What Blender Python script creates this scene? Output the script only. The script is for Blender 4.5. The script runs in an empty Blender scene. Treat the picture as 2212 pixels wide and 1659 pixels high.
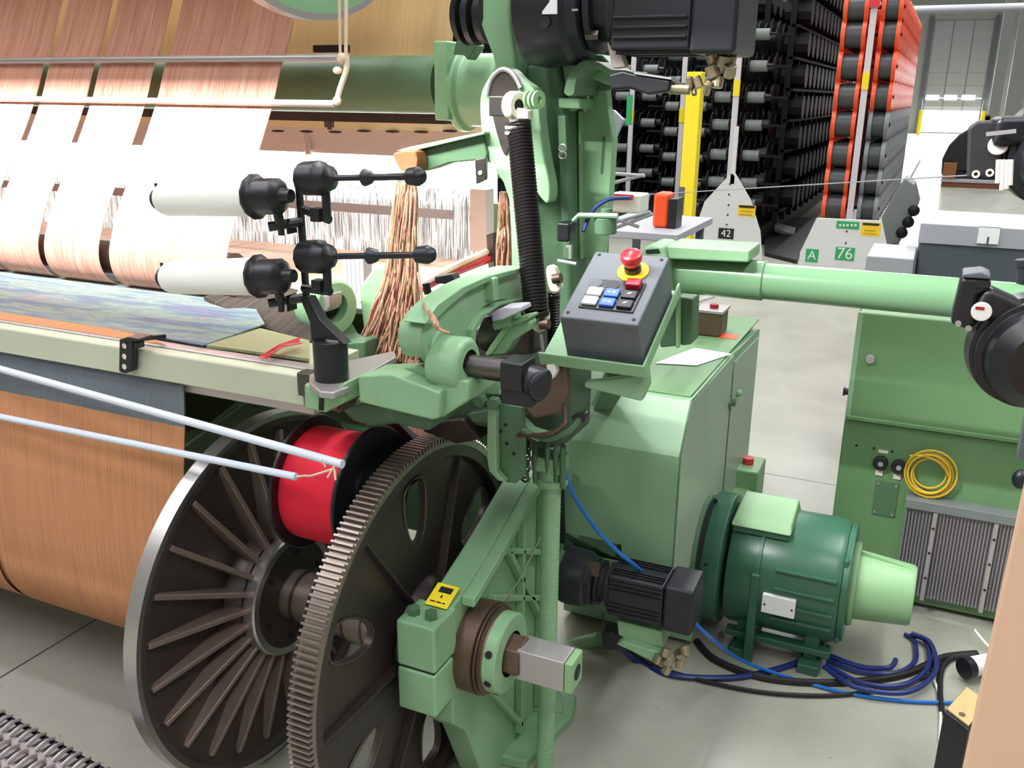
import bpy, bmesh, math, random
from mathutils import Vector, Matrix, Quaternion
random.seed(7)
PI = math.pi
S = bpy.context.scene
COL = S.collection
V = Vector
# ------------------------------------------------------------------ camera
F = 1972.0; CX = 1106.0; CY = 829.5; CAMZ = 1.6
_Y = V((954., 615., -F)).normalized()
_X = V((4506., -668., F)); _X = (_X - _Y * _X.dot(_Y)).normalized()
_Z = _X.cross(_Y)
ROT = Matrix((_X, _Y, _Z))
CAMP = V((0, 0, CAMZ))
cd = bpy.data.cameras.new('camera'); cam = bpy.data.objects.new('camera', cd); COL.objects.link(cam)
cd.sensor_fit = 'HORIZONTAL'; cd.sensor_width = 36; cd.lens = F / 2212 * 36; cd.clip_start = .05; cd.clip_end = 300
cam.matrix_world = Matrix.Translation(CAMP) @ ROT.to_4x4()
S.camera = cam

def at(px, py, **k):
    "world point seen at a photo pixel on a given world plane X=, Y= or Z="
    d = ROT @ V((px - CX, -(py - CY), -F))
    a, v = list(k.items())[0]; i = 'XYZ'.index(a)
    return CAMP + d * ((v - CAMP[i]) / d[i])

# ------------------------------------------------------------------ materials
def lin(c):
    return tuple(((x / 255) / 12.92 if x / 255 <= .04045 else ((x / 255 + .055) / 1.055) ** 2.4) for x in c) + (1,)
class NT:
    def __init__(s, name):
        s.m = bpy.data.materials.new(name); s.m.use_nodes = True; s.t = s.m.node_tree; s.t.nodes.clear()
        s.o = s.n('ShaderNodeOutputMaterial'); s.b = s.n('ShaderNodeBsdfPrincipled'); s.l(s.b, 0, s.o, 0)
    def n(s, t, **k):
        x = s.t.nodes.new(t)
        for a, v in k.items(): setattr(x, a, v)
        return x
    def l(s, a, i, b, j): s.t.links.new(a.outputs[i], b.inputs[j])
    def coord(s, scale=(1, 1, 1), which='Object'):
        tc = s.n('ShaderNodeTexCoord'); mp = s.n('ShaderNodeMapping'); mp.inputs['Scale'].default_value = scale
        s.l(tc, which, mp, 0); return mp
    def noise(s, scale, detail=4, sc=(1, 1, 1), rough=.6):
        mp = s.coord(sc); n = s.n('ShaderNodeTexNoise'); n.inputs['Scale'].default_value = scale
        n.inputs['Detail'].default_value = detail; n.inputs['Roughness'].default_value = rough; s.l(mp, 0, n, 'Vector'); return n
    def ramp(s, src, i, stops):
        r = s.n('ShaderNodeValToRGB'); e = r.color_ramp.elements
        while len(e) < len(stops): e.new(.5)
        for q, (p, c) in enumerate(stops): e[q].position = p; e[q].color = c
        s.l(src, i, r, 0); return r
    def bump(s, src, i, st, d=.01):
        b = s.n('ShaderNodeBump'); b.inputs['Strength'].default_value = st; b.inputs['Distance'].default_value = d
        s.l(src, i, b, 'Height'); s.l(b, 0, s.b, 'Normal')
def G(v): return (v, v, v, 1)
def paint(name, c, rough=.4, dirt=.5, dcol=(70, 62, 50), metal=0, spec=.5, amt=.62, bump=.08, sc=7):
    m = NT(name); n = m.noise(sc, 8, rough=.7)
    c1 = lin(c); d = lin(dcol); mid = tuple(c1[i] * (1 - .35 * dirt) + d[i] * .35 * dirt for i in range(3)) + (1,)
    r = m.ramp(n, 0, [(.3, tuple(x * (1 - .12 * dirt) for x in c1[:3]) + (1,)), (.5, c1), (amt, c1), (.8, mid)])
    m.l(r, 0, m.b, 'Base Color'); m.b.inputs['Roughness'].default_value = rough; m.b.inputs['Metallic'].default_value = metal
    m.b.inputs['Specular IOR Level'].default_value = spec
    if bump: n2 = m.noise(60, 3); m.bump(n2, 0, bump, .002)
    return m.m
def plain(name, c, rough=.5, metal=0, spec=.5, emit=0, coat=0):
    m = NT(name); m.b.inputs['Base Color'].default_value = lin(c); m.b.inputs['Roughness'].default_value = rough
    m.b.inputs['Metallic'].default_value = metal; m.b.inputs['Specular IOR Level'].default_value = spec
    if coat: m.b.inputs['Coat Weight'].default_value = coat
    if emit: m.b.inputs['Emission Color'].default_value = lin(c); m.b.inputs['Emission Strength'].default_value = emit
    return m.m
def yarn(name, cols, freq=260, alpha=0, trans=0, rough=.8, axis=0, blot=3, lowcol=None):
    "sheet of parallel yarns: fine stripes across X, drifting colours"
    m = NT(name); sc = [.006, .006, .006]; sc[axis] = 1
    n = m.noise(freq, 2, tuple(sc)); w = m.noise(blot * 4, 5, (1, .15, .15))
    mx = m.n('ShaderNodeMath', operation='MULTIPLY_ADD'); mx.inputs[1].default_value = .6; m.l(n, 0, mx, 0)
    m2 = m.n('ShaderNodeMath', operation='MULTIPLY'); m2.inputs[1].default_value = .4; m.l(w, 0, m2, 0); m.l(m2, 0, mx, 2)
    k = len(cols); r = m.ramp(mx, 0, [(.34 + .32 * i / (k - 1), lin(c)) for i, c in enumerate(cols)])
    m.l(r, 0, m.b, 'Base Color'); m.b.inputs['Roughness'].default_value = rough; m.b.inputs['Specular IOR Level'].default_value = .15
    m.bump(n, 0, .4, .002)
    if trans:
        tr = m.n('ShaderNodeBsdfTranslucent'); m.l(r, 0, tr, 0); ms = m.n('ShaderNodeMixShader'); ms.inputs[0].default_value = trans
        m.l(m.b, 0, ms, 1); m.l(tr, 0, ms, 2); src = ms
    else: src = m.b
    if alpha:
        n3 = m.noise(freq * 3.5, 1, tuple(sc)); th = m.n('ShaderNodeMath', operation='LESS_THAN'); th.inputs[1].default_value = alpha; m.l(n3, 0, th, 0)
        tp = m.n('ShaderNodeBsdfTransparent'); ma = m.n('ShaderNodeMixShader'); m.l(th, 0, ma, 0); m.l(src, 0, ma, 1); m.l(tp, 0, ma, 2); src = ma
    m.l(src, 0, m.o, 0); return m.m

M = dict(
 green=paint('green_enamel', (134, 174, 134), .36, .8, (84, 74, 56), amt=.57), greend=paint('green_enamel_dark', (80, 112, 82), .45, .9, (60, 52, 40), amt=.55), greenk=paint('green_enamel_darkest', (62, 84, 64), .5, .9),  # second and third are darker copies of the loom green
 cabg=paint('cabinet_green', (100, 138, 94), .45, .15, bump=.03, sc=2), cabp=paint('pale_green_panel', (132, 168, 134), .42, .25, bump=.03, sc=3),
 tubeg=paint('tube_green', (108, 146, 110), .22, .1, bump=0), motg=paint('motor_dark_green', (54, 100, 78), .3, .3, (30, 45, 40)),
 motp=paint('motor_pale_green', (134, 174, 128), .4, .2), cream=paint('cream_enamel', (196, 200, 176), .42, .25, bump=.03, sc=3),
 iron=paint('cast_iron_lit', (150, 134, 124), .38, .9, (120, 90, 74), metal=.45, amt=.5, bump=.3, sc=9),
 ironm=paint('grey_cast_iron', (84, 76, 72), .42, .9, (110, 84, 70), metal=.5, amt=.5, bump=.3, sc=8), irond=paint('dark_cast_iron', (60, 54, 51), .42, .9, (96, 66, 54), metal=.4, amt=.45, bump=.25, sc=5),
 rust=paint('rusty_steel', (112, 92, 80), .5, .9, (90, 50, 36), metal=.7, amt=.5, bump=.2, sc=12),
 steel=paint('bright_steel', (186, 184, 182), .3, .25, metal=.9, bump=.05), steeld=paint('dark_steel', (96, 92, 90), .32, .4, metal=.9),
 geart=paint('worn_gear_steel', (150, 138, 128), .36, .8, (90, 64, 54), metal=.85, bump=.15, sc=14),
 alu=paint('aluminium', (176, 172, 172), .38, .2, metal=.55, bump=.03), black=plain('black_plastic', (24, 25, 30), .38),
 blackm=paint('black_motor_paint', (27, 28, 36), .42, .3, (60, 56, 56), bump=.15, sc=14), rubber=plain('black_rubber', (20, 19, 20), .6),
 spring=plain('spring_steel', (58, 54, 54), .32, .85), grey=paint('grey_housing', (92, 97, 103), .45, .1, bump=.02), greyl=plain('light_grey_sheet', (168, 170, 178), .5),
 greyd=plain('dark_grey_panel', (84, 90, 96), .5), white=plain('white_plastic', (226, 224, 220), .4), yarnw=paint('white_yarn', (250, 250, 244), .8, .05, bump=.3, sc=30),
 ivory=plain('ivory_nylon', (222, 216, 196), .45), red=plain('red_button', (208, 42, 52), .3, coat=.3), redm=plain('dark_red_button', (150, 16, 34), .35), yellow=plain('yellow_plastic', (244, 202, 30), .45),
 blue=plain('blue_button', (56, 104, 200), .4), bluec=plain('blue_hose', (22, 104, 190), .35), navy=plain('navy_cable', (30, 46, 110), .4),
 paper=plain('paper', (244, 246, 250), .7), rodw=plain('white_rod', (214, 222, 238), .35), rope=plain('cotton_cord', (222, 200, 178), .9),
 orange=paint('orange_plastic', (238, 82, 36), .4, .1, bump=0), drum=plain('dark_drum', (64, 68, 70), .42), drumg=plain('grey_core', (112, 118, 116), .4), greyf=plain('grey_flange', (124, 130, 134), .4),
 rackw=plain('white_rack_paint', (206, 200, 204), .5), rackb=plain('black_rack_paint', (9, 9, 11), .6, spec=.25), cardb=paint('cardboard', (222, 182, 154), .8, .1, bump=.05, sc=2),
 yel=plain('yellow_post_paint', (242, 216, 12), .45), wood=paint('brown_wood', (142, 88, 52), .5, .4, (110, 60, 30)), sticky=plain('yellow_label', (246, 224, 36), .5), ink=plain('black_ink', (20, 18, 20), .6),
 inkg=plain('green_sign', (44, 160, 96), .5), panelw=plain('white_sign_panel', (214, 214, 214), .5), door=plain('grey_door_panel', (150, 152, 152), .5), wall=paint('wall_paint', (150, 152, 148), .7, .1, bump=0, sc=1),
 lit=plain('daylight_opening', (250, 252, 255), emit=3.2), ledm=plain('led_panel', (250, 250, 255), emit=9.0), glowm=plain('added_glow', (250, 248, 244), emit=1.6), brass=paint('nickel_brass', (170, 156, 132), .35, .6, metal=.8, sc=20), greyn=plain('grey_tan_trim', (222, 208, 202), .5),  # the weakest emitter is a glow added to brighten the heddles
 spoolr=paint('red_yarn', (214, 16, 48), .75, .1, bump=.2, sc=40), hsink=plain('heatsink_alloy', (150, 146, 152), .4, .5), blackrack=plain('far_black', (26, 26, 30), .6),
 y_orange=yarn('orange_warp', [(160, 108, 72), (190, 134, 92), (200, 144, 100), (178, 122, 92), (210, 156, 114)]),
 y_orangeR=yarn('orange_roll', [(150, 100, 70), (186, 130, 90), (196, 140, 98), (172, 118, 90), (206, 152, 112)]),
 y_grey=yarn('grey_warp', [(96, 104, 110), (112, 118, 122), (104, 112, 120), (124, 130, 130)]),
 y_pink=yarn('pink_warp', [(178, 126, 106), (214, 164, 146), (198, 146, 126), (226, 184, 166), (210, 158, 138), (172, 120, 100)], freq=300, alpha=.36, trans=.25),
 y_tan=yarn('tan_warp', [(186, 158, 110), (210, 182, 134), (198, 170, 120), (218, 194, 148)], freq=200),
 y_white=yarn('pale_heddle_wires', [(160, 156, 150), (206, 204, 200), (130, 126, 124), (226, 224, 222)], freq=260, alpha=.5, trans=.5),
 y_back=yarn('shed_warp', [(206, 140, 128), (236, 214, 204), (240, 196, 150), (230, 222, 218), (214, 110, 80)], freq=110, blot=1),
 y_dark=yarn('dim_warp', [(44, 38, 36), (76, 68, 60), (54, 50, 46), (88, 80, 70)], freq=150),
)
def fabric_mat():
    m = NT('multicolour_weave'); n = m.noise(7, 5, (.5, 3.2, 1), .7); mm = m.noise(120, 2, (.06, 1, 1))
    r = m.ramp(n, 0, [(.32, lin((122, 102, 118))), (.42, lin((104, 118, 142))), (.48, lin((116, 138, 142))), (.54, lin((146, 158, 140))), (.6, lin((116, 128, 148))), (.68, lin((166, 142, 134)))])
    x = m.n('ShaderNodeMixRGB', blend_type='MULTIPLY'); x.inputs[0].default_value = .35; m.l(r, 0, x, 1); m.l(mm, 0, x, 2)
    m.l(x, 0, m.b, 'Base Color'); m.b.inputs['Roughness'].default_value = .8; return m.m
M['fabric'] = fabric_mat()
def tassel_mat():
    m = NT('mixed_yarn_strands'); n = m.noise(55, 4, (1, 1, .35), .8)
    r = m.ramp(n, 0, [(.3, lin((92, 66, 60))), (.4, lin((170, 118, 102))), (.48, lin((200, 152, 134))), (.53, lin((136, 124, 84))), (.6, lin((188, 138, 122))), (.72, lin((104, 88, 88)))])
    m.l(r, 0, m.b, 'Base Color'); m.b.inputs['Roughness'].default_value = .9; m.b.inputs['Specular IOR Level'].default_value = .1; return m.m
M['tassel'] = tassel_mat()
def floor_mat():
    m = NT('sealed_floor'); n = m.noise(1.3, 7); n2 = m.noise(40, 4)
    a = m.ramp(n, 0, [(.3, lin((146, 147, 134))), (.55, lin((168, 169, 155))), (.75, lin((153, 152, 141)))])
    b = m.ramp(n2, 0, [(.27, G(.25)), (.34, G(1))]); x = m.n('ShaderNodeMixRGB', blend_type='MULTIPLY'); x.inputs[0].default_value = .5; m.l(a, 0, x, 1); m.l(b, 0, x, 2)
    # expansion joints
    tc = m.n('ShaderNodeTexCoord'); sp = m.n('ShaderNodeSeparateXYZ'); m.l(tc, 'Object', sp, 0); last = x
    for ax, off, per in ((0, 2.25, 4.5), (1, -3.9, 5.4)):
        a1 = m.n('ShaderNodeMath', operation='ADD'); a1.inputs[1].default_value = off + per / 2; m.l(sp, ax, a1, 0)
        a2 = m.n('ShaderNodeMath', operation='PINGPONG'); a2.inputs[1].default_value = per / 2; m.l(a1, 0, a2, 0)
        a3 = m.n('ShaderNodeMath', operation='GREATER_THAN'); a3.inputs[1].default_value = per / 2 - .004; m.l(a2, 0, a3, 0)
        y = m.n('ShaderNodeMixRGB'); y.inputs[2].default_value = lin((84, 84, 78)); m.l(a3, 0, y, 0); m.l(last, 0, y, 1); last = y
    m.l(last, 0, m.b, 'Base Color'); m.b.inputs['Roughness'].default_value = .33; m.b.inputs['Specular IOR Level'].default_value = .45
    return m.m
M['floor'] = floor_mat()
M['olive'] = plain('olive_cloth', (150, 148, 112), .8); M['cabs'] = paint('grey_green_panel', (150, 168, 148), .4, .3, (96, 84, 66), bump=.03, sc=2)
M['ycable'] = plain('yellow_cable_jacket', (206, 170, 48), .5)
M['housing_cream'] = plain('cream_edge', (236, 222, 178), .6)

# ------------------------------------------------------------------ mesh builder
def frame(d):
    d = V(d).normalized(); u = d.cross(V((0, 0, 1)))
    if u.length < 1e-3: u = V((1, 0, 0))
    u.normalize(); return u, d.cross(u).normalized(), d
def smooth_path(pts, n=6, closed=False):
    pts = [V(p) for p in pts]; L = len(pts); out = []
    for i in range(L if closed else L - 1):
        g = (lambda k: pts[k % L]) if closed else (lambda k: pts[max(0, min(L - 1, k))])
        p0, p1, p2, p3 = g(i - 1), g(i), g(i + 1), g(i + 2)
        for j in range(n):
            t = j / n; out.append(.5 * ((2 * p1) + (p2 - p0) * t + (2 * p0 - 5 * p1 + 4 * p2 - p3) * t * t + (3 * p1 - p0 - 3 * p2 + p3) * t ** 3))
    if not closed: out.append(pts[-1])
    return out
class MB:
    def __init__(s): s.b = bmesh.new()
    def hexa(s, p):  # 8 corners: bottom 0-3, top 4-7
        v = [s.b.verts.new(q) for q in p]
        for f in ((0, 3, 2, 1), (4, 5, 6, 7), (0, 1, 5, 4), (1, 2, 6, 5), (2, 3, 7, 6), (3, 0, 4, 7)): s.b.faces.new([v[i] for i in f])
        return s
    def box(s, a, b, u=None, v=None, w=None):
        "axis-aligned box a..b, or in the frame (u,v,w) when given (a is then the origin, b the sizes)"
        if u is None:
            (x0, y0, z0), (x1, y1, z1) = a, b
            return s.hexa([(x0, y0, z0), (x1, y0, z0), (x1, y1, z0), (x0, y1, z0), (x0, y0, z1), (x1, y0, z1), (x1, y1, z1), (x0, y1, z1)])
        a = V(a); u, v, w = V(u) * b[0], V(v) * b[1], V(w) * b[2]
        return s.hexa([a, a + u, a + u + v, a + v, a + w, a + u + w, a + u + v + w, a + v + w])
    def beam(s, a, b, w, h, up=(0, 0, 1)):
        a, b = V(a), V(b); d = (b - a); L = d.length; d.normalize(); u = d.cross(V(up)).normalized(); n = u.cross(d)
        return s.box(a - u * w / 2 - n * h / 2, (L, w, h), d, u, n)
    def prism(s, pts, off, mid=None):
        pts = [V(p) for p in pts]; off = V(off)
        a = [s.b.verts.new(p) for p in pts]; c = [s.b.verts.new(p + off) for p in pts]; n = len(a)
        s.b.faces.new(a); s.b.faces.new(c[::-1])
        for i in range(n): s.b.faces.new([a[i], c[i], c[(i + 1) % n], a[(i + 1) % n]])
        return s
    def px(s, poly, thick, sm=0, **k):
        "outline given as photo pixels on a world plane, extruded away from the viewer by a real thickness"
        pts = [at(x, y, **k) for x, y in poly]
        if sm: pts = smooth_path(pts, sm, True)
        ax = list(k)[0]; off = {'X': V((-thick, 0, 0)), 'Y': V((0, thick, 0)), 'Z': V((0, 0, -thick))}[ax]
        return s.prism(pts, off)
    def lathe(s, o, d, prof, n=40, close=False, a0=0):
        o = V(o); u, v, d = frame(d); rings = []
        for t, r in prof:
            if r < 1e-6: rings.append([s.b.verts.new(o + d * t)])
            else: rings.append([s.b.verts.new(o + d * t + (u * math.cos(a0 + 2 * PI * i / n) + v * math.sin(a0 + 2 * PI * i / n)) * r) for i in range(n)])
        P = list(zip(rings, rings[1:])) + ([(rings[-1], rings[0])] if close else [])
        for A, B in P:
            for i in range(n):
                j = (i + 1) % n
                if len(A) == 1 and len(B) == 1: continue
                f = [A[0], B[j], B[i]] if len(A) == 1 else ([A[i], A[j], B[0]] if len(B) == 1 else [A[i], A[j], B[j], B[i]])
                s.b.faces.new(f)
        return s
    def cyl(s, a, b, r, r2=None, n=32, a0=0):
        a, b = V(a), V(b); L = (b - a).length; r2 = r if r2 is None else r2
        return s.lathe(a, b - a, [(0, 0), (0, r), (L, r2), (L, 0)], n, a0=a0)
    def ring(s, a, b, ro, ri, n=48):
        a, b = V(a), V(b); L = (b - a).length
        return s.lathe(a, b - a, [(0, ri), (0, ro), (L, ro), (L, ri)], n, True)
    def tube(s, pts, r, n=8, sm=0, closed=False):
        pts = [V(p) for p in pts]
        if sm: pts = smooth_path(pts, sm, closed)
        L = len(pts); rings = []; u = None
        for i, p in enumerate(pts):
            d = (pts[(i + 1) % L] - pts[i - 1]) if closed else (pts[min(L - 1, i + 1)] - pts[max(0, i - 1)])
            if d.length < 1e-9: d = V((1, 0, 0))
            d.normalize()
            if u is None: u = frame(d)[0]
            u = (u - d * u.dot(d))
            if u.length < 1e-6: u = frame(d)[0]
            u.normalize(); w = d.cross(u); rr = r(i / (L - 1)) if callable(r) else r
            rings.append([s.b.verts.new(p + (u * math.cos(2 * PI * k / n) + w * math.sin(2 * PI * k / n)) * rr) for k in range(n)])
        for i in range(L if closed else L - 1):
            A, B = rings[i], rings[(i + 1) % L]
            for k in range(n): s.b.faces.new([A[k], A[(k + 1) % n], B[(k + 1) % n], B[k]])
        if not closed: s.b.faces.new(rings[0][::-1]); s.b.faces.new(rings[-1])
        return s
    def helix(s, a, b, R, r, turns, n=6, seg=18):
        a, b = V(a), V(b); u, v, d = frame(b - a); L = (b - a).length; N = int(turns * seg)
        Rf = R if callable(R) else (lambda t: R)
        return s.tube([a + d * (L * i / N) + (u * math.cos(2 * PI * i / seg) + v * math.sin(2 * PI * i / seg)) * Rf(i / N) for i in range(N + 1)], r, n)
    def ball(s, c, r, sc=(1, 1, 1), n=16):
        m = bmesh.ops.create_uvsphere(s.b, u_segments=n, v_segments=max(6, n // 2), radius=r)
        for v in m['verts']: v.co = V((v.co.x * sc[0], v.co.y * sc[1], v.co.z * sc[2])) + V(c)
        return s
    def quad(s, a, b, c, d, thick=0):
        if not thick: s.b.faces.new([s.b.verts.new(V(p)) for p in (a, b, c, d)]); return s
        a, b, c, d = map(V, (a, b, c, d)); n = (b - a).cross(d - a).normalized() * thick
        return s.hexa([a, b, c, d, a + n, b + n, c + n, d + n])
    def sheet(s, prof, x0, x1, nx=1, thick=.002, fx=None):
        "a sheet following a (Y,Z) profile between X=x0 and X=x1"
        prof = smooth_path([V((0, y, z)) for y, z in prof], 5); g = []
        for q in (0, 1):
            rows = []
            for i, p in enumerate(prof):
                t = prof[min(len(prof) - 1, i + 1)] - prof[max(0, i - 1)]; nrm = V((0, t.z, -t.y)).normalized() * thick * q
                rows.append([s.b.verts.new(V((x0 + (x1 - x0) * j / nx, p.y, p.z)) + nrm) for j in range(nx + 1)])
            g.append(rows)
            for i in range(len(prof) - 1):
                for j in range(nx): s.b.faces.new([rows[i][j], rows[i][j + 1], rows[i + 1][j + 1], rows[i + 1][j]][::1 if q else -1])
        for i in range(len(prof) - 1):
            for j in (0, nx): s.b.faces.new([g[0][i][j], g[0][i + 1][j], g[1][i + 1][j], g[1][i][j]])
        return s
def build(name, mb, mat, parent=None, bev=0, smooth=True, seg=2, sharp=32):
    bmesh.ops.recalc_face_normals(mb.b, faces=mb.b.faces)
    me = bpy.data.meshes.new(name); mb.b.to_mesh(me); mb.b.free()
    mats = mat if isinstance(mat, (list, tuple)) else [mat]
    for q in mats: me.materials.append(M[q])
    if smooth:
        me.polygons.foreach_set('use_smooth', [True] * len(me.polygons)); me.set_sharp_from_angle(angle=math.radians(sharp))
    o = bpy.data.objects.new(name, me); COL.objects.link(o)
    if bev:
        b = o.modifiers.new('bevel', 'BEVEL'); b.width = bev; b.segments = seg; b.limit_method = 'ANGLE'; b.angle_limit = math.radians(40); b.harden_normals = True
    if parent is not None:
        o.parent = parent
        if parent.type == 'EMPTY': o.matrix_parent_inverse = Matrix.Translation(-V(parent.location))
    return o
def thing(name, label, cat, loc=(0, 0, 0), group=None):
    o = bpy.data.objects.new(name, None); COL.objects.link(o); o.location = loc; o.empty_display_size = .05
    return tag(o, label, cat, group)
def tag(o, label, cat, group=None, kind=None):
    o['label'] = label; o['category'] = cat
    if group: o['group'] = group
    if kind: o['kind'] = kind
    return o
def struct(o): o['kind'] = 'structure'; return o
def cut(o, mb):
    "carve holes into a part"
    bmesh.ops.recalc_face_normals(mb.b, faces=mb.b.faces)
    me = bpy.data.meshes.new('cutter'); mb.b.to_mesh(me); mb.b.free(); c = bpy.data.objects.new('cutter', me); COL.objects.link(c)
    mods = list(o.modifiers); md = o.modifiers.new('cut', 'BOOLEAN'); md.object = c; md.operation = 'DIFFERENCE'; md.solver = 'EXACT'
    bpy.context.view_layer.update(); dg = bpy.context.evaluated_depsgraph_get()
    nm = bpy.data.meshes.new_from_object(o.evaluated_get(dg)); o.modifiers.clear(); old = o.data; nm.name = old.name; o.data = nm
    bpy.data.objects.remove(c); bpy.data.meshes.remove(me); o.data.set_sharp_from_angle(angle=math.radians(35)); return o
def copy_tree(o, parent=None):
    c = o.copy(); COL.objects.link(c); c.parent = parent
    for ch in list(o.children): copy_tree(ch, c)
    return c
def text(name, s, size, mat, parent, o, u, v, depth=.0006, align='CENTER'):
    "lettering laid on a surface: o = centre, u = reading direction, v = up"
    cu = bpy.data.curves.new('lettering', 'FONT'); cu.body = s; cu.size = size; cu.align_x = align; cu.align_y = 'CENTER'; cu.extrude = depth
    to = bpy.data.objects.new('lettering', cu); COL.objects.link(to); bpy.context.view_layer.update()
    me = bpy.data.meshes.new_from_object(to.evaluated_get(bpy.context.evaluated_depsgraph_get())); bpy.data.objects.remove(to)
    u = V(u).normalized(); v = V(v); v = (v - u * v.dot(u)).normalized(); n = u.cross(v)
    me.transform(Matrix.Translation(V(o)) @ Matrix((u, v, n)).transposed().to_4x4()); me.materials.clear(); me.materials.append(M[mat])
    ob = bpy.data.objects.new(name, me); COL.objects.link(ob); ob.parent = parent
    if parent is not None and parent.type == 'EMPTY': ob.matrix_parent_inverse = Matrix.Translation(-V(parent.location))
    return ob
def bolt(name, c, d, r, h, mat, parent, n=6):
    return build(name, MB().cyl(c, V(c) + V(d).normalized() * h, r, r * .92, n), mat, parent)
EX, EY, EZ = V((1, 0, 0)), V((0, 1, 0)), V((0, 0, 1))
# ------------------------------------------------------------------ light
w = bpy.data.worlds.new('world'); S.world = w; w.use_nodes = True; nt = w.node_tree; bg = nt.nodes['Background']
tc = nt.nodes.new('ShaderNodeTexCoord'); sx = nt.nodes.new('ShaderNodeSeparateXYZ'); rp = nt.nodes.new('ShaderNodeValToRGB')
nt.links.new(tc.outputs['Generated'], sx.inputs[0]); nt.links.new(sx.outputs[2], rp.inputs[0]); nt.links.new(rp.outputs[0], bg.inputs[0])
rp.color_ramp.elements[0].color = (.42, .42, .41, 1); rp.color_ramp.elements[1].color = (.95, .97, 1, 1); rp.color_ramp.elements[1].position = .8
bg.inputs[1].default_value = .42
S.view_settings.view_transform = 'Standard'; S.view_settings.look = 'None'; S.view_settings.gamma = 1; S.view_settings.use_curve_mapping = False
S.view_settings.exposure = .12
def area(name, loc, size, energy, rot=(0, 0, 0), col=(1, 1, 1), spread=180):
    l = bpy.data.lights.new(name, 'AREA'); l.shape = 'RECTANGLE'; l.size, l.size_y = size; l.energy = energy; l.color = col; l.spread = math.radians(spread)
    o = bpy.data.objects.new(name, l); COL.objects.link(o); o.location = loc; o.rotation_euler = rot; return o
for x in (-5.0, -1.6, 1.8):
    for y in (-1.5, 3.0): area('ceiling_lamp', (x, y, 5.2), (.5, 3.6), 130)
    for y in (10, 18, 28, 40): area('ceiling_lamp', (x, y, 6.5), (.5, 5), 200)
area('loom_lamp', (-3.0, .72, 2.62), (4.2, .03), 420, (math.radians(52), 0, 0), (1, .99, .98))
lh = thing('loom_lamp_cutoff', 'unseen strip lamp plates above the weaving side, added to cut its light to a band', 'lamp', (-3.0, .72, 2.66))
build('reflector', MB().box((-5.2, .66, 2.66), (-.85, .80, 2.68)), 'greyl', lh); build('shade', MB().box((-5.2, .995, 2.396), (-.85, 1.0, 2.68)).box((-5.2, .80, 2.66), (-.85, 1.0, 2.68)).box((-5.2, .45, 2.498), (-.85, .799, 2.503)).box((-5.2, .45, 2.50), (-.85, .455, 2.68)), 'greyl', lh)  # out-of-view plates added to trim the lamp's beam to a band on the warp

# ------------------------------------------------------------------ setting
struct(build('floor', MB().box((-14, -4, -.1), (10, 51, 0)), 'floor'))
YW = 50
wl = MB()
d0, d1 = at(1990, 250, Y=YW), at(2118, 250, Y=YW); zt = at(2070, 45, Y=YW).z
wl.box((-14, YW, 0), (d0.x, YW + .3, 9)).box((d1.x, YW, 0), (10, YW + .3, 9)).box((d0.x, YW, zt), (d1.x, YW + .3, 9))
struct(build('wall_back', wl, 'wall'))
struct(build('wall_left', MB().box((-14.2, -4, 0), (-14, 50, 9)), 'wall'))
struct(build('wall_right', MB().box((10, -4, 0), (10.2, 50, 9)), 'wall'))
struct(build('wall_front', MB().box((-14, -4.2, 0), (10, -4, 5)), 'wall'))
# roller door, half raised on a bright dock
za = at(2060, 240, Y=YW).z; m = MB(); H = (zt - za) / 7
for i in range(7): m.box((d0.x + .02, YW - .05, za + i * H + .03), (d1.x - .02, YW, za + (i + 1) * H))
dr = struct(build('door_1', m, 'door'))
m = MB()
for px in (2014, 2053, 2092):
    c = at(px, 211, Y=YW - .08); m.box((c.x - .28, YW - .08, c.z - .1), (c.x + .28, YW - .06, c.z + .12))
build('door_window', m, 'lit', dr)
m = MB()
for x in (d0.x + .03, (d0.x * 2 + d1.x) / 3, (d0.x + 2 * d1.x) / 3, d1.x - .05): m.box((x, YW - .07, za), (x + .03, YW - .05, zt))
build('door_stile', m, 'greyd', dr)
struct(build('trim_1', MB().box((d0.x - .2, YW - .15, 0), (d0.x - .02, YW, zt + .2)).box((d1.x + .02, YW - .15, 0), (d1.x + .2, YW, zt + .2)), 'greyd'))
struct(build('window_1', MB().box((d0.x, YW + 2.5, 0), (d1.x, YW + 2.6, za + 1)), 'lit'))
area('dock_daylight', ((d0.x + d1.x) / 2, YW - .3, 2.2), (3, 2.5), 900, (math.radians(-75), 0, 0))
for px in (1987, 2122):
    c = at(px, 262, Y=YW - 2); tag(build('bollard', MB().cyl((c.x, YW - 2, 0), (c.x, YW - 2, 1.1), .09, n=16), 'yel'), 'small yellow bollard at the %s side of the bright dock door' % ('left' if px < 2000 else 'right'), 'bollard', 'bollards at the dock door')
p = at(2150, 100, Y=40)
for i, (px, wd) in enumerate(((2150, .35), (2185, .5))):
    p = at(px, 150, Y=38); struct(build('trim_%d' % (i + 2), MB().box((p.x, 38, 0), (p.x + wd, 38.4, 9)), 'wall'))
p = at(2000, 20, Y=30); q = at(2212, 18, Y=30)
tag(build('ceiling_pipe', MB().tube([(p.x - .5, 30, p.z), (8, 30, p.z)], .1, 12), 'greyl'), 'pale grey pipe running across the hall high above the dock door', 'pipe')
struct(build('trim_4', MB().box((-.8, 42, 6.2), (9.9, 42.3, 6.9)), 'greyd'))
c = at(2148, 228, Y=45); tag(build('wall_lamp', MB().cyl((c.x, 45, c.z), (c.x, 44.8, c.z), .16).box((c.x - .03, 45, c.z), (c.x + .03, 50, c.z + .05)), 'lit'), 'small round lit lamp right of the grey roller door', 'lamp')

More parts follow.
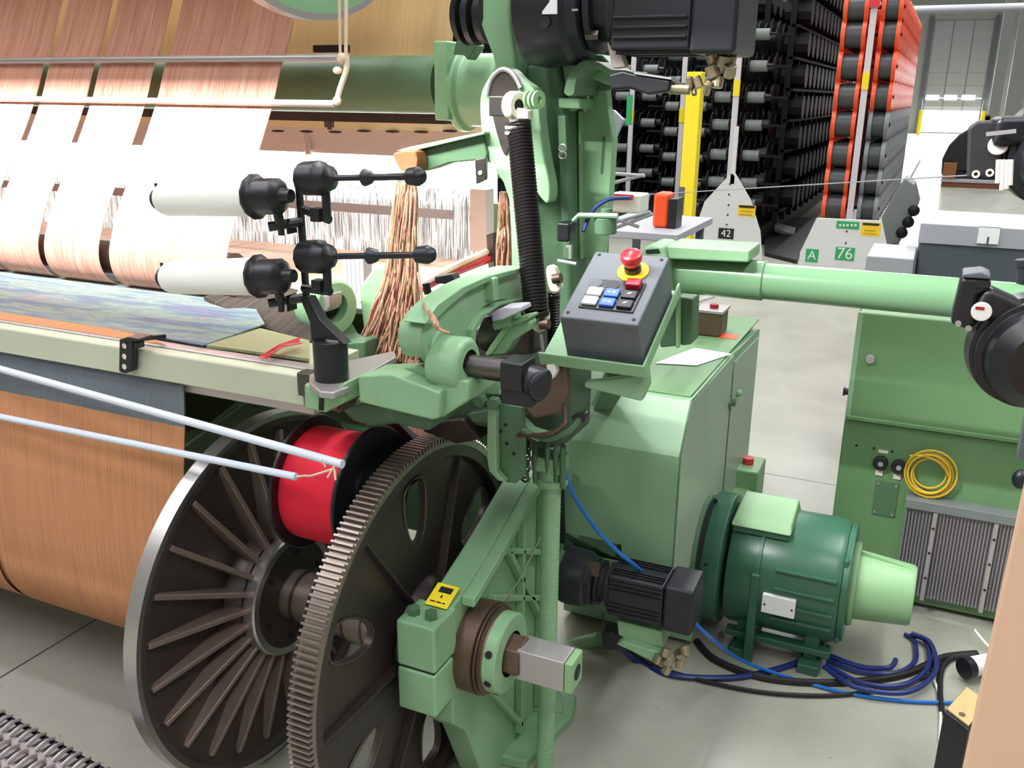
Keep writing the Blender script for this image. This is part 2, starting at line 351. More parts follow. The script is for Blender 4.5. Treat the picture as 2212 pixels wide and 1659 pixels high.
# ------------------------------------------------------------------ storage racks of beams
YR = 10.3
def joined(name, items):
    bm = bmesh.new(); me = bpy.data.meshes.new(name)
    for k, (mb, mat) in enumerate(items):
        t = bpy.data.meshes.new('t'); bmesh.ops.recalc_face_normals(mb.b, faces=mb.b.faces)
        for f in mb.b.faces: f.material_index = k
        mb.b.to_mesh(t); mb.b.free(); bm.from_mesh(t); bpy.data.meshes.remove(t); me.materials.append(M[mat])
    bm.to_mesh(me); bm.free(); me.polygons.foreach_set('use_smooth', [True] * len(me.polygons)); me.set_sharp_from_angle(angle=math.radians(35)); return me
def drum(L, fl, dr, hub, n=20):
    R = .158
    return joined('yarn_drum', [(MB().ring((0, 0, 0), (.038, 0, 0), R, .04, n).ring((L - .038, 0, 0), (L, 0, 0), R, .04, n), fl), (MB().cyl((.02, 0, 0), (L - .02, 0, 0), hub, n=n), dr)])
def place(me, x, y, z, label, group, parts=None):
    o = bpy.data.objects.new('yarn_drum', me); COL.objects.link(o); o.location = (x, y, z); return tag(o, label, 'yarn drum', group)
rowsO = [17, 76, 144, 209, 269, 335, 392, 449]
xl0, xl1, xr0, xr1 = at(1798, 269, Y=YR).x, at(1850, 269, Y=YR).x, at(1876, 269, Y=YR).x, at(1921, 269, Y=YR).x
OR = drum(xl1 - xl0, 'orange', 'drum', .125); OR2 = drum(xr1 - xr0, 'orange', 'drum', .125); GR2 = drum(xr1 - xr0, 'greyf', 'drum', .125)
ords = ['topmost', 'second from the top', 'third from the top', 'fourth from the top', 'fifth from the top', 'sixth from the top', 'seventh from the top', 'lowest']
def front_drum(L, fl, dr, hub, loc, label, group):
    t = thing('yarn_drum', label, 'yarn drum', (0, 0, 0), group); R = .158
    for x in (0, L - .04): build('flange', MB().ring((x, 0, 0), (x + .04, 0, 0), R, .04, 28), fl, t)
    build('barrel', MB().cyl((.02, 0, 0), (L - .02, 0, 0), hub, n=28), dr, t); t.location = loc; return t
for r, py in enumerate(rowsO):
    z = at(1862, py, Y=YR).z
    front_drum(xl1 - xl0, 'orange', 'drum', .125, (xl0, YR, z), 'orange-flanged drum left of the white post, near end, %s' % ords[r], 'near beams of the orange rack')
    front_drum(xr1 - xr0, 'orange' if r < 4 else 'greyf', 'drum', .125, (xr0, YR, z), '%s-flanged drum right of the white post, near end, %s' % ('orange' if r < 4 else 'grey', ords[r]), 'near beams of the orange rack')
    for k in range(1, 16):
        y = YR + k * .325
        place(OR2 if r < 4 else GR2, xr0, y, z, 'black beam with %s flanges deep in the right column of the orange rack' % ('orange' if r < 4 else 'grey'), '%s-flanged beams behind the front column' % ('orange' if r < 4 else 'grey'))
        if k < 5: place(OR, xl0, y, z, 'orange-flanged beam hidden deep in the left column of the orange rack', 'orange-flanged beams deep in the left column')
def rack(name, label, px, Y, depth, zt=3.2, posts=None, ymid=269):
    x = at(px, ymid, Y=Y).x; t = thing(name, label, 'rack', (x, Y, 0))
    build('post', MB().box((x - .03, Y - .2, 0), (x + .03, Y - .17, zt)), 'rackw', t)
    k = 0; y = Y + 1.2
    while y < Y + depth - 5 * (depth > 6): build('post', MB().box((x - .03, y, .23), (x + .03, y + .05, zt)), 'rackb', t); y += 1.6
    c = at(px, {1862: 175, 1593: 190}.get(px, 250), Y=Y - .2).z
    build('post_marker', MB().box((x - .032, Y - .21, c - .08), (x + .032, Y - .165, c + .08)), 'yel', t)
    return x, t
xo, ro = rack('drum_rack', 'tall rack with a white post carrying orange-flanged beams', 1862, YR, 5)
build('red_cap', MB().box((xo - .05, YR - .23, at(1900, 20, Y=YR).z), (xo + .05, YR - .2, at(1900, 4, Y=YR).z)), 'red', ro)
m = MB(); a = at(1903, 467, Z=.2)
m.box((xr1 + .02, YR - .2, .30), (xr1 + .08, YR + 12, .38)); m.box((xl0, YR - .2, .36), (xr1 + .08, YR - .14, .40))
build('base_rail', m, 'cream', ro)
for r, py in enumerate(rowsO):   # short arms that carry the beams
    z = at(1862, py, Y=YR).z; build('arm', MB().box((xl0 - .01, YR - .02, z - .015), (xr1 + .01, YR + .02, z + .015)), 'rackb', ro)
# dark rack
CORE = drum(.30, 'rackb', 'rackb', .10, 14)
def core_beam():
    return joined('bare_core', [(MB().ring((0, 0, 0), (.012, 0, 0), .155, .05, 16).ring((.2, 0, 0), (.212, 0, 0), .155, .05, 16), 'rackb'), (MB().cyl((-.015, 0, 0), (.2, 0, 0), .04, n=12), 'drum')])
CB = core_beam()
def dark_rack(px, Y, rows, dx, depth, tag_, nd, cw, who):
    x, t = rack('drum_rack', who, px, Y, depth)
    for r, py in enumerate(rows):
        z = at(px, py, Y=Y).z
        build('arm', MB().box((x - .5, Y - .01, z - .012), (x + .5, Y + .01, z + .012)), 'rackb', t)
        for s, w in ((1, 'right'), (-1, 'left')):
            x0 = x + .09 if s > 0 else x - .09 - cw
            tt = thing('bare_core', 'grey core %s of the post in the %s, %s' % (w, tag_, ords[r]), 'core', (0, 0, 0), 'grey cores at the near end of the %s' % tag_)
            build('core', MB().cyl((0, 0, 0), (cw, 0, 0), .058, n=20), 'drumg', tt); build('end_plate', MB().cyl((-.012, 0, 0), (0, 0, 0), .13, n=20), 'rackb', tt)
            tt.location = (x0, Y, z)
            for k in range(1, nd):
                o = bpy.data.objects.new('bare_core', CB); COL.objects.link(o); o.location = (x0 + (0 if s > 0 else cw - .21), Y + k * .36, z)
                tag(o, 'dark core stored deep inside the %s, %s column' % (tag_, w), 'core', 'beams deep in the %s' % tag_)
    return t
rowsA = [75, 143, 210, 270, 335, 395, 440]
dark_rack(1593, YR, rowsA, .2, 9, 'middle dark rack', 10, .17, 'black beam rack with a thin white post behind the 42 panel')
dark_rack(1372, YR + 2, [150, 208, 265, 320, 372, 425], .2, 9, 'far left dark rack', 6, .19, 'black beam rack with a white post seen left of the yellow pole')
dark_rack(1480, YR + 1.6, [120, 175, 230, 285, 340, 395, 440], .2, 8, 'shaded dark rack', 6, .17, 'black beam rack behind the yellow pole')
m = MB()
for i in range(9):
    z = .35 + i * .33; m.box((-1.7, YR + .6, z), (-1.62, YR + 12, z + .03))
    for k in range(30): m.cyl((-1.80, YR + .8 + k * .36, z + .16), (-1.52, YR + .8 + k * .36, z + .16), .13, n=10)
for i in range(22): m.box((-1.72, YR + .6 + i * .52, .2), (-1.66, YR + .64 + i * .52, 3.4))
tag(build('drum_rack', m, 'rackb'), 'unlit black rack side between the middle dark rack and the orange rack', 'rack')
tag(build('stock_rack', MB().box((-9, YR + 11, 0), (-1.7, YR + 11.4, 7)).box((-9, YR + 5, 0), (-8.8, YR + 11, 7)), 'rackb'), 'black storage rack closing off the aisle behind the dark beam racks', 'rack')
a, b = at(1735, 0, Y=YR + 1), at(1830, 60, Y=YR + 8)
tag(build('rack_rail', MB().beam((-1.6, YR + .5, 2.92), (-1.6, YR + 11, 2.92), .05, .09), 'greyn'), 'pinkish grey top rail running back above the dark rack', 'rail')
m = MB()
for cx in (-4.5, -3.9, -3.1, -2.3, -5.3, -6.1):
    for z in (.45, .8, 1.15, 1.5, 1.85, 2.2, 2.55, 2.9):
        for k in range(9): m.cyl((cx, YR + 4.4 + k * .5, z), (cx + .55, YR + 4.4 + k * .5, z), .16, n=8)
tag(build('stored_drums', m, 'rackb'), 'mass of black drums in the depth of the dark racks', 'drums', kind='stuff')
tag(build('black_platform', MB().box((-7, YR + .1, 0), (-1.75, YR + 10, .22)), 'rackb', bev=.01), 'low black platform under the dark racks', 'platform')
# white end panels with numbers
YP = 9.3
def end_panel(poly, label, Y=YP):
    pts = [at(x, y, Y=Y) for x, y in poly]; z0 = 0; cx = sum(p.x for p in pts) / len(pts)
    t = thing('rack_end_guard', label, 'panel', (cx, Y, 0)); pts[0].z = pts[-1].z = 0
    build('panel', MB().prism(pts, (0, .03, 0)), 'panelw', t, .004); return t
def sign(t, x0, y0, x1, y1, mat, s, tm, Y=YP, size=None, name='sign_plate'):
    a, b = at(x0, y0, Y=Y), at(x1, y1, Y=Y); xa, xb = sorted((a.x, b.x)); za, zb = sorted((a.z, b.z))
    o = build(name, MB().box((xa, Y - .006, za), (xb, Y, zb)), mat, t)
    if s:
        for i, q in enumerate(s.split('\n')):
            n = len(s.split('\n')); h = (zb - za) / n
            text('lettering', q, size or h * .95, tm, o, ((xa + xb) / 2, Y - .007, zb - h * (i + .5)), EX, EZ)
    return o
for q in ('p42', 'p76'):
    if q == 'p42':
        t = end_panel([(1489, 560), (1492, 520), (1522, 435), (1578, 375), (1588, 375), (1620, 430), (1642, 500), (1648, 560)], 'white pointed steel end panel numbered 42 in front of the dark rack')
        sign(t, 1553, 492, 1584, 517, 'ink', '42', 'white'); sign(t, 1596, 442, 1631, 468, 'yellow', '', 'ink')
        sign(t, 1597, 443, 1630, 450, 'ink', '', 'ink', Y=YP - .007, name='sign_header'); sign(t, 1600, 456, 1627, 458, 'ink', '', 'ink', Y=YP - .007, name='sign_line'); sign(t, 1598, 463, 1624, 465, 'ink', '', 'ink', Y=YP - .007, name='sign_line')
        pc = at(1583, 375, Y=YP); build('stem', MB().box((pc.x - .02, YP, pc.z - .1), (pc.x + .02, YP + .03, pc.z + .45)), 'panelw', t)
        hs = [(1577, 398), (1575, 420), (1574, 443), (1572, 464), (1570, 485)]
    else:
        t = end_panel([(1722, 600), (1728, 545), (1764, 471), (1905, 477), (1918, 540), (1921, 600)], 'white trapezoid steel end panel numbered 76 in front of the orange rack')
        sign(t, 1742, 537, 1766, 567, 'inkg', 'A', 'white'); sign(t, 1806, 533, 1844, 564, 'inkg', '76', 'white', size=.15)
        sign(t, 1808, 477, 1855, 496, 'inkg', '', 'white'); sign(t, 1862, 480, 1900, 511, 'yellow', '', 'ink')
        for x in (1813, 1821, 1829, 1838, 1846): sign(t, x, 484, x + 4, 489, 'white', '', 'ink', Y=YP - .007, name='sign_glyph')
        sign(t, 1864, 481, 1899, 488, 'ink', '', 'ink', Y=YP - .007, name='sign_header'); sign(t, 1867, 497, 1892, 499, 'ink', '', 'ink', Y=YP - .007, name='sign_line'); sign(t, 1866, 504, 1893, 506, 'ink', '', 'ink', Y=YP - .007, name='sign_line')
        hs = [(1829, 500), (1827, 525)]
    for x, y in hs:
        c = at(x, y, Y=YP); build('rivet', MB().cyl((c.x, YP, c.z), (c.x, YP - .006, c.z), .009, n=10), 'ink', t)
t = thing('roller_cart', 'hunched grey cart with black castors along its edge right of the 76 panel', 'cart', (-.35, 9.8, 0))
pc = [at(x, y, Y=9.7) for x, y in ((1908, 540), (1905, 470), (1930, 420), (1955, 385), (1975, 400), (1985, 440), (1960, 490), (1930, 550))]
for p_ in pc: p_.z = max(p_.z, .02)
build('body', MB().prism(pc, (0, .5, 0)), 'drumg', t, .02)
for x, y in ((1974, 455), (1962, 480), (1948, 503), (1930, 538), (1925, 548)):
    c = at(x, y, Y=9.66); build('castor', MB().ball(c, .055, n=12), 'rackb', t)
pf_ = [at(x, y, Z=.04) for x, y in ((1652, 545), (1650, 470), (1760, 470), (1722, 562))]
tag(build('dark_floor_mat', MB().prism(pf_, (0, 0, -.035)), 'blackrack'), 'dark mat of cables on the floor between the 42 and 76 panels', 'mat')
tag(build('bent_sheet', MB().tube([at(1648, 480, Z=.1), at(1680, 492, Z=.1), at(1715, 502, Z=.06)], .06, 8, 4), 'greyl'), 'curved pale strip lying on the dark mat between the numbered panels', 'strip')
# drop wires strung across
a, b = at(1400, 420, Y=5.2), at(2205, 372, Y=3.2)
tag(build('guide_wire', MB().tube([a, b], .0028, 6), 'greyl'), 'thin pale wire stretched across the aisle in front of the racks', 'wire')
# yellow pole
p = at(1500, 155, Y=5); t = thing('safety_post', 'square yellow safety post behind the loom column', 'post', (p.x, 5, 0))
build('post', MB().box((p.x - .04, 5, 0), (p.x + .04, 5.08, p.z)), 'yel', t, .004)
c = at(1473, 440, Y=5); build('scuff', MB().box((c.x - .022, 4.999, c.z - .06), (c.x + .012, 5, c.z + .09)), 'greyd', t)
# grey machine box with a paper note, pale cabinet beside
a, b = at(1992, 466, Y=4.6), at(1990, 600, Y=4.6)
t = thing('grey_machine_housing', 'long grey metal housing with a white paper strip behind the green tube', 'housing', (1.5, 4.7, 0))
build('cover', MB().hexa([(a.x + .01, 4.45, .75), (2.6, 4.45, .75), (2.6, 5.0, .75), (a.x - .02, 5.0, .75), (a.x + .01, 4.45, 1.035), (2.6, 4.45, 1.035), (2.6, 5.0, 1.035), (a.x + .01, 5.0, 1.035)]), 'greyd', t, .01)
build('lid', MB().box((a.x, 4.44, .99), (2.6, 5.02, 1.078)), 'greyl', t, .004)
c0, c1 = at(2118, 478, Y=4.4), at(2156, 530, Y=4.4)
build('base', MB().box((a.x + .1, 4.5, 0), (2.5, 4.95, .75)), 'greyd', t)
build('paper_note', MB().box((c0.x, 4.425, c1.z), (c1.x, 4.44, 1.08)).box((c0.x, 4.425, 1.078), (c1.x, 4.7, 1.082)), 'paper', t)
build('note_line', MB().box(((c0.x + c1.x) / 2 - .004, 4.423, c1.z + .03), ((c0.x + c1.x) / 2 + .004, 4.4255, 1.0)), 'greyd', t)
a = at(1872, 552, Y=4.2); b = at(1976, 552, Y=4.2)
tag(build('white_cabinet', MB().box((a.x, 4.2, 0), (b.x, 4.6, a.z)), 'greyl', bev=.006), 'low pale grey cabinet between the 76 panel and the grey housing', 'cabinet')
# pallet with boxes and dark equipment far right
t = thing('pallet', 'flat pale pallet on the aisle floor carrying black equipment', 'pallet', (.6, 20, 0))
build('deck', MB().box((-.02, 19.6, .10), (1.9, 20.6, .14)), 'greyl', t)
for y in (19.7, 20.1, 20.5): build('runner', MB().box((0, y - .05, 0), (1.88, y + .05, .10)), 'wood', t)
c = at(2046, 366, Y=19.6); tag(build('cardboard_box', MB().box((c.x - .07, 19.65, .14), (c.x + .16, 19.9, .44)), 'wood', bev=.005), 'small tan carton standing at the left end of the pallet', 'box')
t = thing('winding_machine', 'hunched black winding machine standing on the far pallet', 'machine', (.6, 20.1, .14))
build('pallet_load', MB().box((.1, 19.95, .14), (.9, 20.4, .3)), 'blackrack', t)
build('body', MB().px([(2033, 378), (2035, 345), (2050, 315), (2072, 292), (2100, 275), (2170, 270), (2175, 380)], .5, Y=19.95), 'blackrack', t, .03)
tag(build('shelving', MB().box((.9, 30, 0), (4.5, 30.5, .1)).box((.9, 30, 1.0), (4.5, 30.5, 1.15)).box((.9, 30, 0), (1.0, 30.5, 1.2)).box((2, 30, 0), (2.2, 30.5, 1.2)), 'rust'), 'low rusty brown shelving beyond the black machine', 'shelving')
t = thing('tangled_machine_frame', 'dark machine frame with cables at the right edge beneath the hall columns', 'machine', (1.6, 22, 0))
m = MB()
random.seed(3)
for i in range(40):
    z = 1.3 + random.random() * 1.9; x = 1.55 + random.random() * .9
    m.beam((x, 22, z), (x + random.uniform(-.3, .3), 22.4, z + random.uniform(-.3, .3)), .05, .05)
build('cable_clutter', m, 'rackb', t); build('frame', MB().box((1.45, 22, 0), (1.53, 22.1, 3.2)).box((2.3, 22, 0), (2.4, 22.1, 3.2)).box((1.45, 22, 1.25), (2.4, 22.1, 1.32)), 'greyl', t)
# machine clutter right of the loom column
t = thing('grey_side_table', 'low grey table top behind the control box', 'table', (-1.3, 3.6, 0))
a = at(1330, 490, Y=3.6); b = at(1480, 475, Y=3.6)
build('tabletop', MB().box((a.x - .1, 3.5, a.z - .03), (b.x, 4.1, a.z)), 'greyl', t, .004)
for x, y in ((a.x - .05, 3.55), (b.x - .05, 3.55), (a.x - .05, 4.0), (b.x - .05, 4.0)): build('leg', MB().box((x, y, 0), (x + .03, y + .03, a.z - .03)), 'greyd', t)
tz = a.z
t = thing('orange_beacon_box', 'bright orange box with a black side on the grey table', 'box', (-1.05, 3.7, tz))
a, b = at(1408, 475, Y=3.65), at(1445, 418, Y=3.65)
build('case', MB().box((a.x, 3.65, tz), (b.x, 3.75, b.z)), 'orange', t, .015); build('side_cover', MB().box((b.x, 3.65, tz), (b.x + .035, 3.75, b.z - .02)), 'black', t, .004)
for (x0, y0, x1, y1) in ((1325, 375, 1393, 380), (1325, 395, 1390, 378), (1330, 492, 1410, 462), (1330, 480, 1405, 458), (1322, 470, 1380, 490)):
    tag(build('guide_rod', MB().tube([at(x0, y0, Y=2.7), at(x1, y1, Y=2.7)], .0055, 8), 'greyl'), 'thin bright metal guide rod sticking out right of the loom column', 'rod', 'bright rods right of the column')
a = at(1345, 440, Y=2.9); tag(build('feeder_box', MB().box((a.x - .05, 2.9, a.z - .03), (a.x + .06, 3.0, a.z + .03)), 'white', bev=.006), 'small white feeder box with red tape behind the loom column', 'box')
a = at(1335, 425, Y=2.88); tag(build('red_tape', MB().box((a.x - .03, 2.88, a.z - .008), (a.x + .05, 2.89, a.z + .008)), 'red'), 'strip of red tape above the small white feeder box', 'tape')
a = at(1352, 260, Y=3.4); tag(build('green_hang_strap', MB().box((a.x, 3.4, at(1352, 270, Y=3.4).z), (a.x + .02, 3.41, at(1352, 205, Y=3.4).z)), 'inkg'), 'narrow green strap hanging right of the loom column', 'strap')
t = thing('white_hook_bracket', 'white and black bent bracket right of the green column panel', 'bracket', at(1320, 260, Y=2.6))
build('plate', MB().px([(1306, 235), (1325, 238), (1345, 258), (1328, 300), (1318, 300), (1326, 262), (1306, 258)], .02, Y=2.6), 'greyl', t)
build('insert', MB().px([(1308, 258), (1325, 255), (1322, 276), (1308, 276)], .02, Y=2.59), 'black', t)
# ------------------------------------------------------------------ cloth beam with flange and gear
AY, AZ = 1.55, .45
AX = lambda x: V((x, AY, AZ))
def polar(x, r, a): return V((x, AY + r * math.cos(a), AZ + r * math.sin(a)))
cb = thing('cloth_roller', 'cast iron cloth roller with a big ribbed flange and toothed gear wheel', 'beam', (-1.2, AY, 0))
fx = -1.368
m = MB().lathe(AX(fx), EX, [(0, .05), (0, .434), (.006, .439), (.034, .439), (.038, .434), (.038, .414), (.024, .406), (.016, .38), (.016, .16), (.02, .05)], 128)
fl = build('flange', m, 'ironm', cb)
build('flange_rim', MB().ring(AX(fx + .003), AX(fx + .0385), .4405, .428, 128), 'steel', cb)
for i in range(24):
    a = 2 * PI * (i + .35) / 24; t = V((0, -math.sin(a), math.cos(a))) * .0075
    A, B = polar(fx + .01, .13, a), polar(fx + .01, .396, a)
    build('rib', MB().hexa([A - t, B - t, B + t, A + t, A - t * .8 + EX * .062, B - t * .8 + EX * .018, B + t * .8 + EX * .018, A + t * .8 + EX * .062]), 'iron', cb, .003)  # ribs paler than the web, their lit tops put into the colour
build('flange_hub', MB().lathe(AX(fx), EX, [(0, .05), (0, .17), (.02, .17), (.03, .158), (.052, .15), (.053, .05)], 64), 'ironm', cb)
hb = build('hub_ring', MB().lathe(AX(-1.315), EX, [(0, .05), (0, .145), (.004, .149), (.03, .149), (.034, .145), (.035, .130), (.031, .128), (.031, .05)], 96), 'steel', cb)
build('hub_face', MB().ring(AX(-1.285), AX(-1.2815), .1285, .05, 64), 'irond', hb)
for i in range(6):
    p = polar(-1.2805, .104, 2 * PI * (i + .3) / 6); build('bolt_hole', MB().cyl(p, p + EX * .0012, .0075, n=14), 'ink', hb)
m = MB().lathe(AX(-1.30), EX, [(0, 0), (0, .060), (.12, .060), (.122, .066), (.20, .066), (.202, .072), (.36, .072), (.36, 0)], 48)
sh = build('shaft', m, 'geart', cb)
for i in range(5): build('shaft_groove', MB().ring(AX(-1.25 + i * .05), AX(-1.245 + i * .05), .0665 if i < 2 else .0735, .05, 48), 'steeld', sh)
build('core', MB().cyl(AX(-4.2), AX(-1.36), .07), 'rust', cb)
# gear wheel
NTE = 212; bm = MB(); pr = []
for i in range(NTE):
    for k, r in ((-.30, .4345), (-.17, .4455), (.17, .4455), (.30, .4345)):
        pr.append((2 * PI * (i + k) / NTE, r))
def gear_ring(pr, ri, x0, x1):
    b = MB(); n = len(pr)
    R = [[b.b.verts.new(polar(x, r, a)) for a, r in pr] for x in (x0, x1)]; I = [[b.b.verts.new(polar(x, ri, a)) for a, r in pr] for x in (x0, x1)]
    for i in range(n):
        j = (i + 1) % n
        b.b.faces.new([R[0][i], R[1][i], R[1][j], R[0][j]]); b.b.faces.new([I[0][i], I[0][j], I[1][j], I[1][i]])
        b.b.faces.new([R[0][i], R[0][j], I[0][j], I[0][i]]); b.b.faces.new([R[1][j], R[1][i], I[1][i], I[1][j]])
    return b
gx0, gx1 = -.955, -.905
tr = build('gear_rim', gear_ring(pr, .424, gx0, gx1), 'geart', cb, smooth=False)
build('gear_rim_lip', MB().lathe(AX(gx0), EX, [(0, .4245), (.0475, .4245), (.048, .40), (.03, .392), (.012, .392), (.0, .40)], 128, True), 'irond', cb)
web = build('gear_web', MB().lathe(AX(-.938), EX, [(0, .10), (0, .40), (.012, .40), (.012, .30), (.020, .16), (.020, .10)], 96, True), 'irond', cb)
c = MB()
for i in range(6):
    a = math.radians(94 + 60 * i); ps = []
    rad = V((0, math.cos(a), math.sin(a))); tan = V((0, -math.sin(a), math.cos(a)))
    for k in range(24):
        q = 2 * PI * k / 24; s = .075 * math.copysign(abs(math.cos(q)) ** .8, math.cos(q)); w_ = (.040 + .012 * math.cos(q)) * math.copysign(abs(math.sin(q)) ** .8, math.sin(q))
        ps.append(AX(-.97) + rad * (.30 + s) + tan * w_)
    c.prism(ps, (.08, 0, 0))
cut(web, c)
for i in range(6):
    a = math.radians(94 + 60 * i); rad = V((0, math.cos(a), math.sin(a))); tan = V((0, -math.sin(a), math.cos(a))); ps = []
    for k in range(28):
        q = 2 * PI * k / 28; ps.append(AX(-.924) + rad * (.30 + .078 * math.copysign(abs(math.cos(q)) ** .8, math.cos(q))) + tan * (.043 + .012 * math.cos(q)) * math.copysign(abs(math.sin(q)) ** .8, math.sin(q)))
    build('hole_lip', MB().tube(ps, .0028, 8, closed=True), 'ironm', web)
    a = math.radians(124 + 60 * i); t = V((0, -math.sin(a), math.cos(a))) * .007; A, B = polar(-.93, .12, a), polar(-.93, .40, a)
    build('gear_rib', MB().hexa([A - t, B - t, B + t, A + t, A - t * .5 + EX * .035, B - t * .5 + EX * .014, B + t * .5 + EX * .014, A + t * .5 + EX * .035]), 'irond', cb, .003)
build('gear_hub', MB().lathe(AX(-.97), EX, [(0, .05), (0, .105), (.05, .13), (.075, .12), (.09, .10), (.09, .05)], 56, True), 'irond', cb)
for i in range(6):
    p = polar(-.886, .088, 2 * PI * (i + .5) / 6); bolt('hub_bolt', p, EX, .012, .012, 'rust', cb)
# outer end of the axle
col = build('bearing_sleeve', MB().lathe(AX(-.80), EX, [(0, .05), (0, .100), (.045, .102), (.047, .092), (.049, .092), (.051, .100), (.053, .100), (.055, .090), (.057, .090), (.059, .096), (.061, .088), (.070, .086), (.070, .04)], 56), 'rust', cb)
build('clamp_collar', MB().lathe(AX(-.738), EX, [(0, .04), (0, .084), (.004, .088), (.028, .088), (.032, .083), (.033, .05)], 48), 'green', cb)
for i in (2, 3, 4, 5):
    p = polar(-.722, .0885, PI * (.35 + .25 * i)); bolt('set_screw', p - (p - AX(-.722)) * .05, p - AX(-.722), .009, .006, 'ink', cb, 10)
build('hex_shaft', MB().cyl(AX(-.72), AX(-.672), .047, n=6, a0=.3), 'rust', cb, .003)
ps = [AX(-.68) + V((0, a, b)) for a, b in ((-.032, -.036), (.032, -.036), (.032, .036), (-.032, .036))]
q = MB().prism(ps, (.108, 0, 0)); build('square_end', q, 'alu', cb, .003)
q = MB().prism([p + V((.1085, 0, 0)) for p in ps], (.018, 0, 0)); se = build('square_end_cap', q, 'motp', cb, .004)
build('end_bore', MB().cyl(AX(-.554), AX(-.5530), .018, n=16), 'ink', se)

# ------------------------------------------------------------------ cloth
def clothbit(name, prof, x0, x1, mat, label, cat, group=None, **k):
    return tag(build(name, MB().sheet(prof, x0, x1, **k), mat), label, cat, group)
arc = [(AY + .190 * math.cos(math.radians(a)), AZ + .190 * math.sin(math.radians(a))) for a in range(172, 260, 12)]
PF = [(1.396, .905), (1.382, .82), (1.370, .70), (1.361, .55)] + arc
PG = [(1.405, 1.0), (1.402, .96), (1.396, .905)]
PX = [(-1.42, -2.05), (-2.075, -4.2)]
for i, (x1, x0) in enumerate(PX):
    s = ('right panel, ending at the ribbed flange', 'left panel, cut off by the picture edge')[i]
    so = clothbit('orange_warp_sheet', PF, x0, x1, ['y_orange', 'y_orangeR'], 'orange-brown yarn sheet falling onto the roll, %s' % s, 'yarn sheet', 'orange yarn sheets')
    for f_ in so.data.polygons:
        if f_.center.z < .72: f_.material_index = 1
    clothbit('grey_warp_sheet', PG, x0, x1, 'y_grey', 'short grey-blue yarn band under the breast beam, %s' % s, 'yarn sheet', 'grey yarn bands')
tag(build('cloth_roll', MB().cyl((-4.2, AY, AZ), (-1.38, AY, AZ), .184, n=96), 'y_orangeR'), 'thick roll of orange-brown yarn wound on the beam behind the ribbed flange', 'yarn roll')
# ------------------------------------------------------------------ loom frame
lo = thing('loom', 'large green weaving loom with pale breast beam and upright column', 'loom', (-1.0, 1.8, 0))
P = lambda n, mb, mat='green', bev=.004, par=None: build(n, mb, mat, par or lo, bev)
# breast beam
BY = 1.39
x1 = at(652, 807, Y=BY).x; zt = 1.069; zb = 1.006
P('breast_beam', MB().prism([(x1, BY, zb), (x1, BY, zt - .004), (x1, BY + .004, zt), (x1, BY + .20, zt + .004), (x1, BY + .20, zb)], (-4, 0, 0)), 'cream', .002)
P('beam_top_strip', MB().box((-5, BY + .03, zt), (x1, BY + .06, zt + .006)), 'alu')
P('beam_underside_rail', MB().box((-5, BY + .03, zb - .03), (x1, BY + .10, zb)), 'greyn')
# green bracket closing the beam
P('end_bracket', MB().px([(655, 828), (700, 842), (716, 838), (745, 826), (742, 872), (700, 893), (657, 884)], .10, Y=BY - .05), 'green', .006)
P('end_bracket_slot', MB().px([(689, 845), (698, 845), (697, 887), (688, 886)], .01, Y=BY - .053), 'ink', 0)
a = at(652, 803, Y=BY); P('end_bracket_cap', MB().box((a.x - .005, BY - .012, 1.03), (a.x + .03, BY + .02, zt + .01)), 'steeld')
# arm plate carrying the thread stand
arm = [at(x, y, Z=1.078) for x, y in ((668, 826), (690, 845), (720, 848), (752, 836), (765, 822), (856, 770), (852, 757), (800, 768), (700, 790), (668, 805))]
P('support_arm', MB().prism(arm, (0, 0, -.014)), 'alu', .003)
P('arm_bolt', MB().cyl(at(688, 846, Y=1.36), at(688, 846, Y=1.36) + V((0, 0, -.03)), .008, n=8), 'rust', 0)
# front casting blocks
P('front_casting', MB().px([(772, 812), (845, 808), (952, 848), (948, 905), (932, 908), (775, 870)], .045, Y=1.36), 'green', .005)
P('front_casting_lug', MB().px([(845, 818), (870, 795), (905, 790), (948, 815), (950, 850), (850, 850)], .03, Y=1.405), 'green', .004).location = (0, 0, 0)
P('casting_shelf', MB().px([(772, 815), (845, 812), (950, 850), (948, 862), (775, 830)], .10, Y=1.37), 'green', .004)
P('casting_side_block', MB().px([(940, 825), (1008, 822), (1012, 835), (1010, 868), (950, 905), (935, 880)], .12, Y=1.38), 'green', .005)
for x, y in ((845, 818), (877, 812)):
    c_ = at(x, y, Y=1.404); P('casting_hole', MB().cyl(c_, c_ + V((0, -.004, 0)), .010, n=16), 'ink', 0)
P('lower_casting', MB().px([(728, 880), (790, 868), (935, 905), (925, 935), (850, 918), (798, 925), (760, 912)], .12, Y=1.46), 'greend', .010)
a = at(758, 860, Y=1.45); P('casting_bolt', MB().cyl(a, a + V((0, -.05, 0)), .016, n=6).cyl(a + V((0, -.05, 0)), a + V((0, -.06, 0)), .01, n=6), 'rust', 0)
P('lower_strut', MB().px([(930, 880), (1060, 830), (1140, 840), (1140, 900), (1050, 925), (960, 915)], .10, Y=1.62), 'greenk', .008)
for i, poly in enumerate(([(905, 915), (1000, 905), (1040, 950), (985, 960), (915, 935)], [(1005, 895), (1075, 880), (1075, 915), (1020, 915)])):
    P('lower_linkage', MB().px(poly, .06, Y=1.6 - .02 * i), 'greend' if i else 'irond', .006)
a, b = at(905, 920, Y=1.75), at(978, 960, Y=1.7); 
P('pink_lint_pad', MB().px([(868, 925), (905, 915), (972, 930), (968, 950), (900, 945)], .12, Y=1.85), 'y_pink', .01)
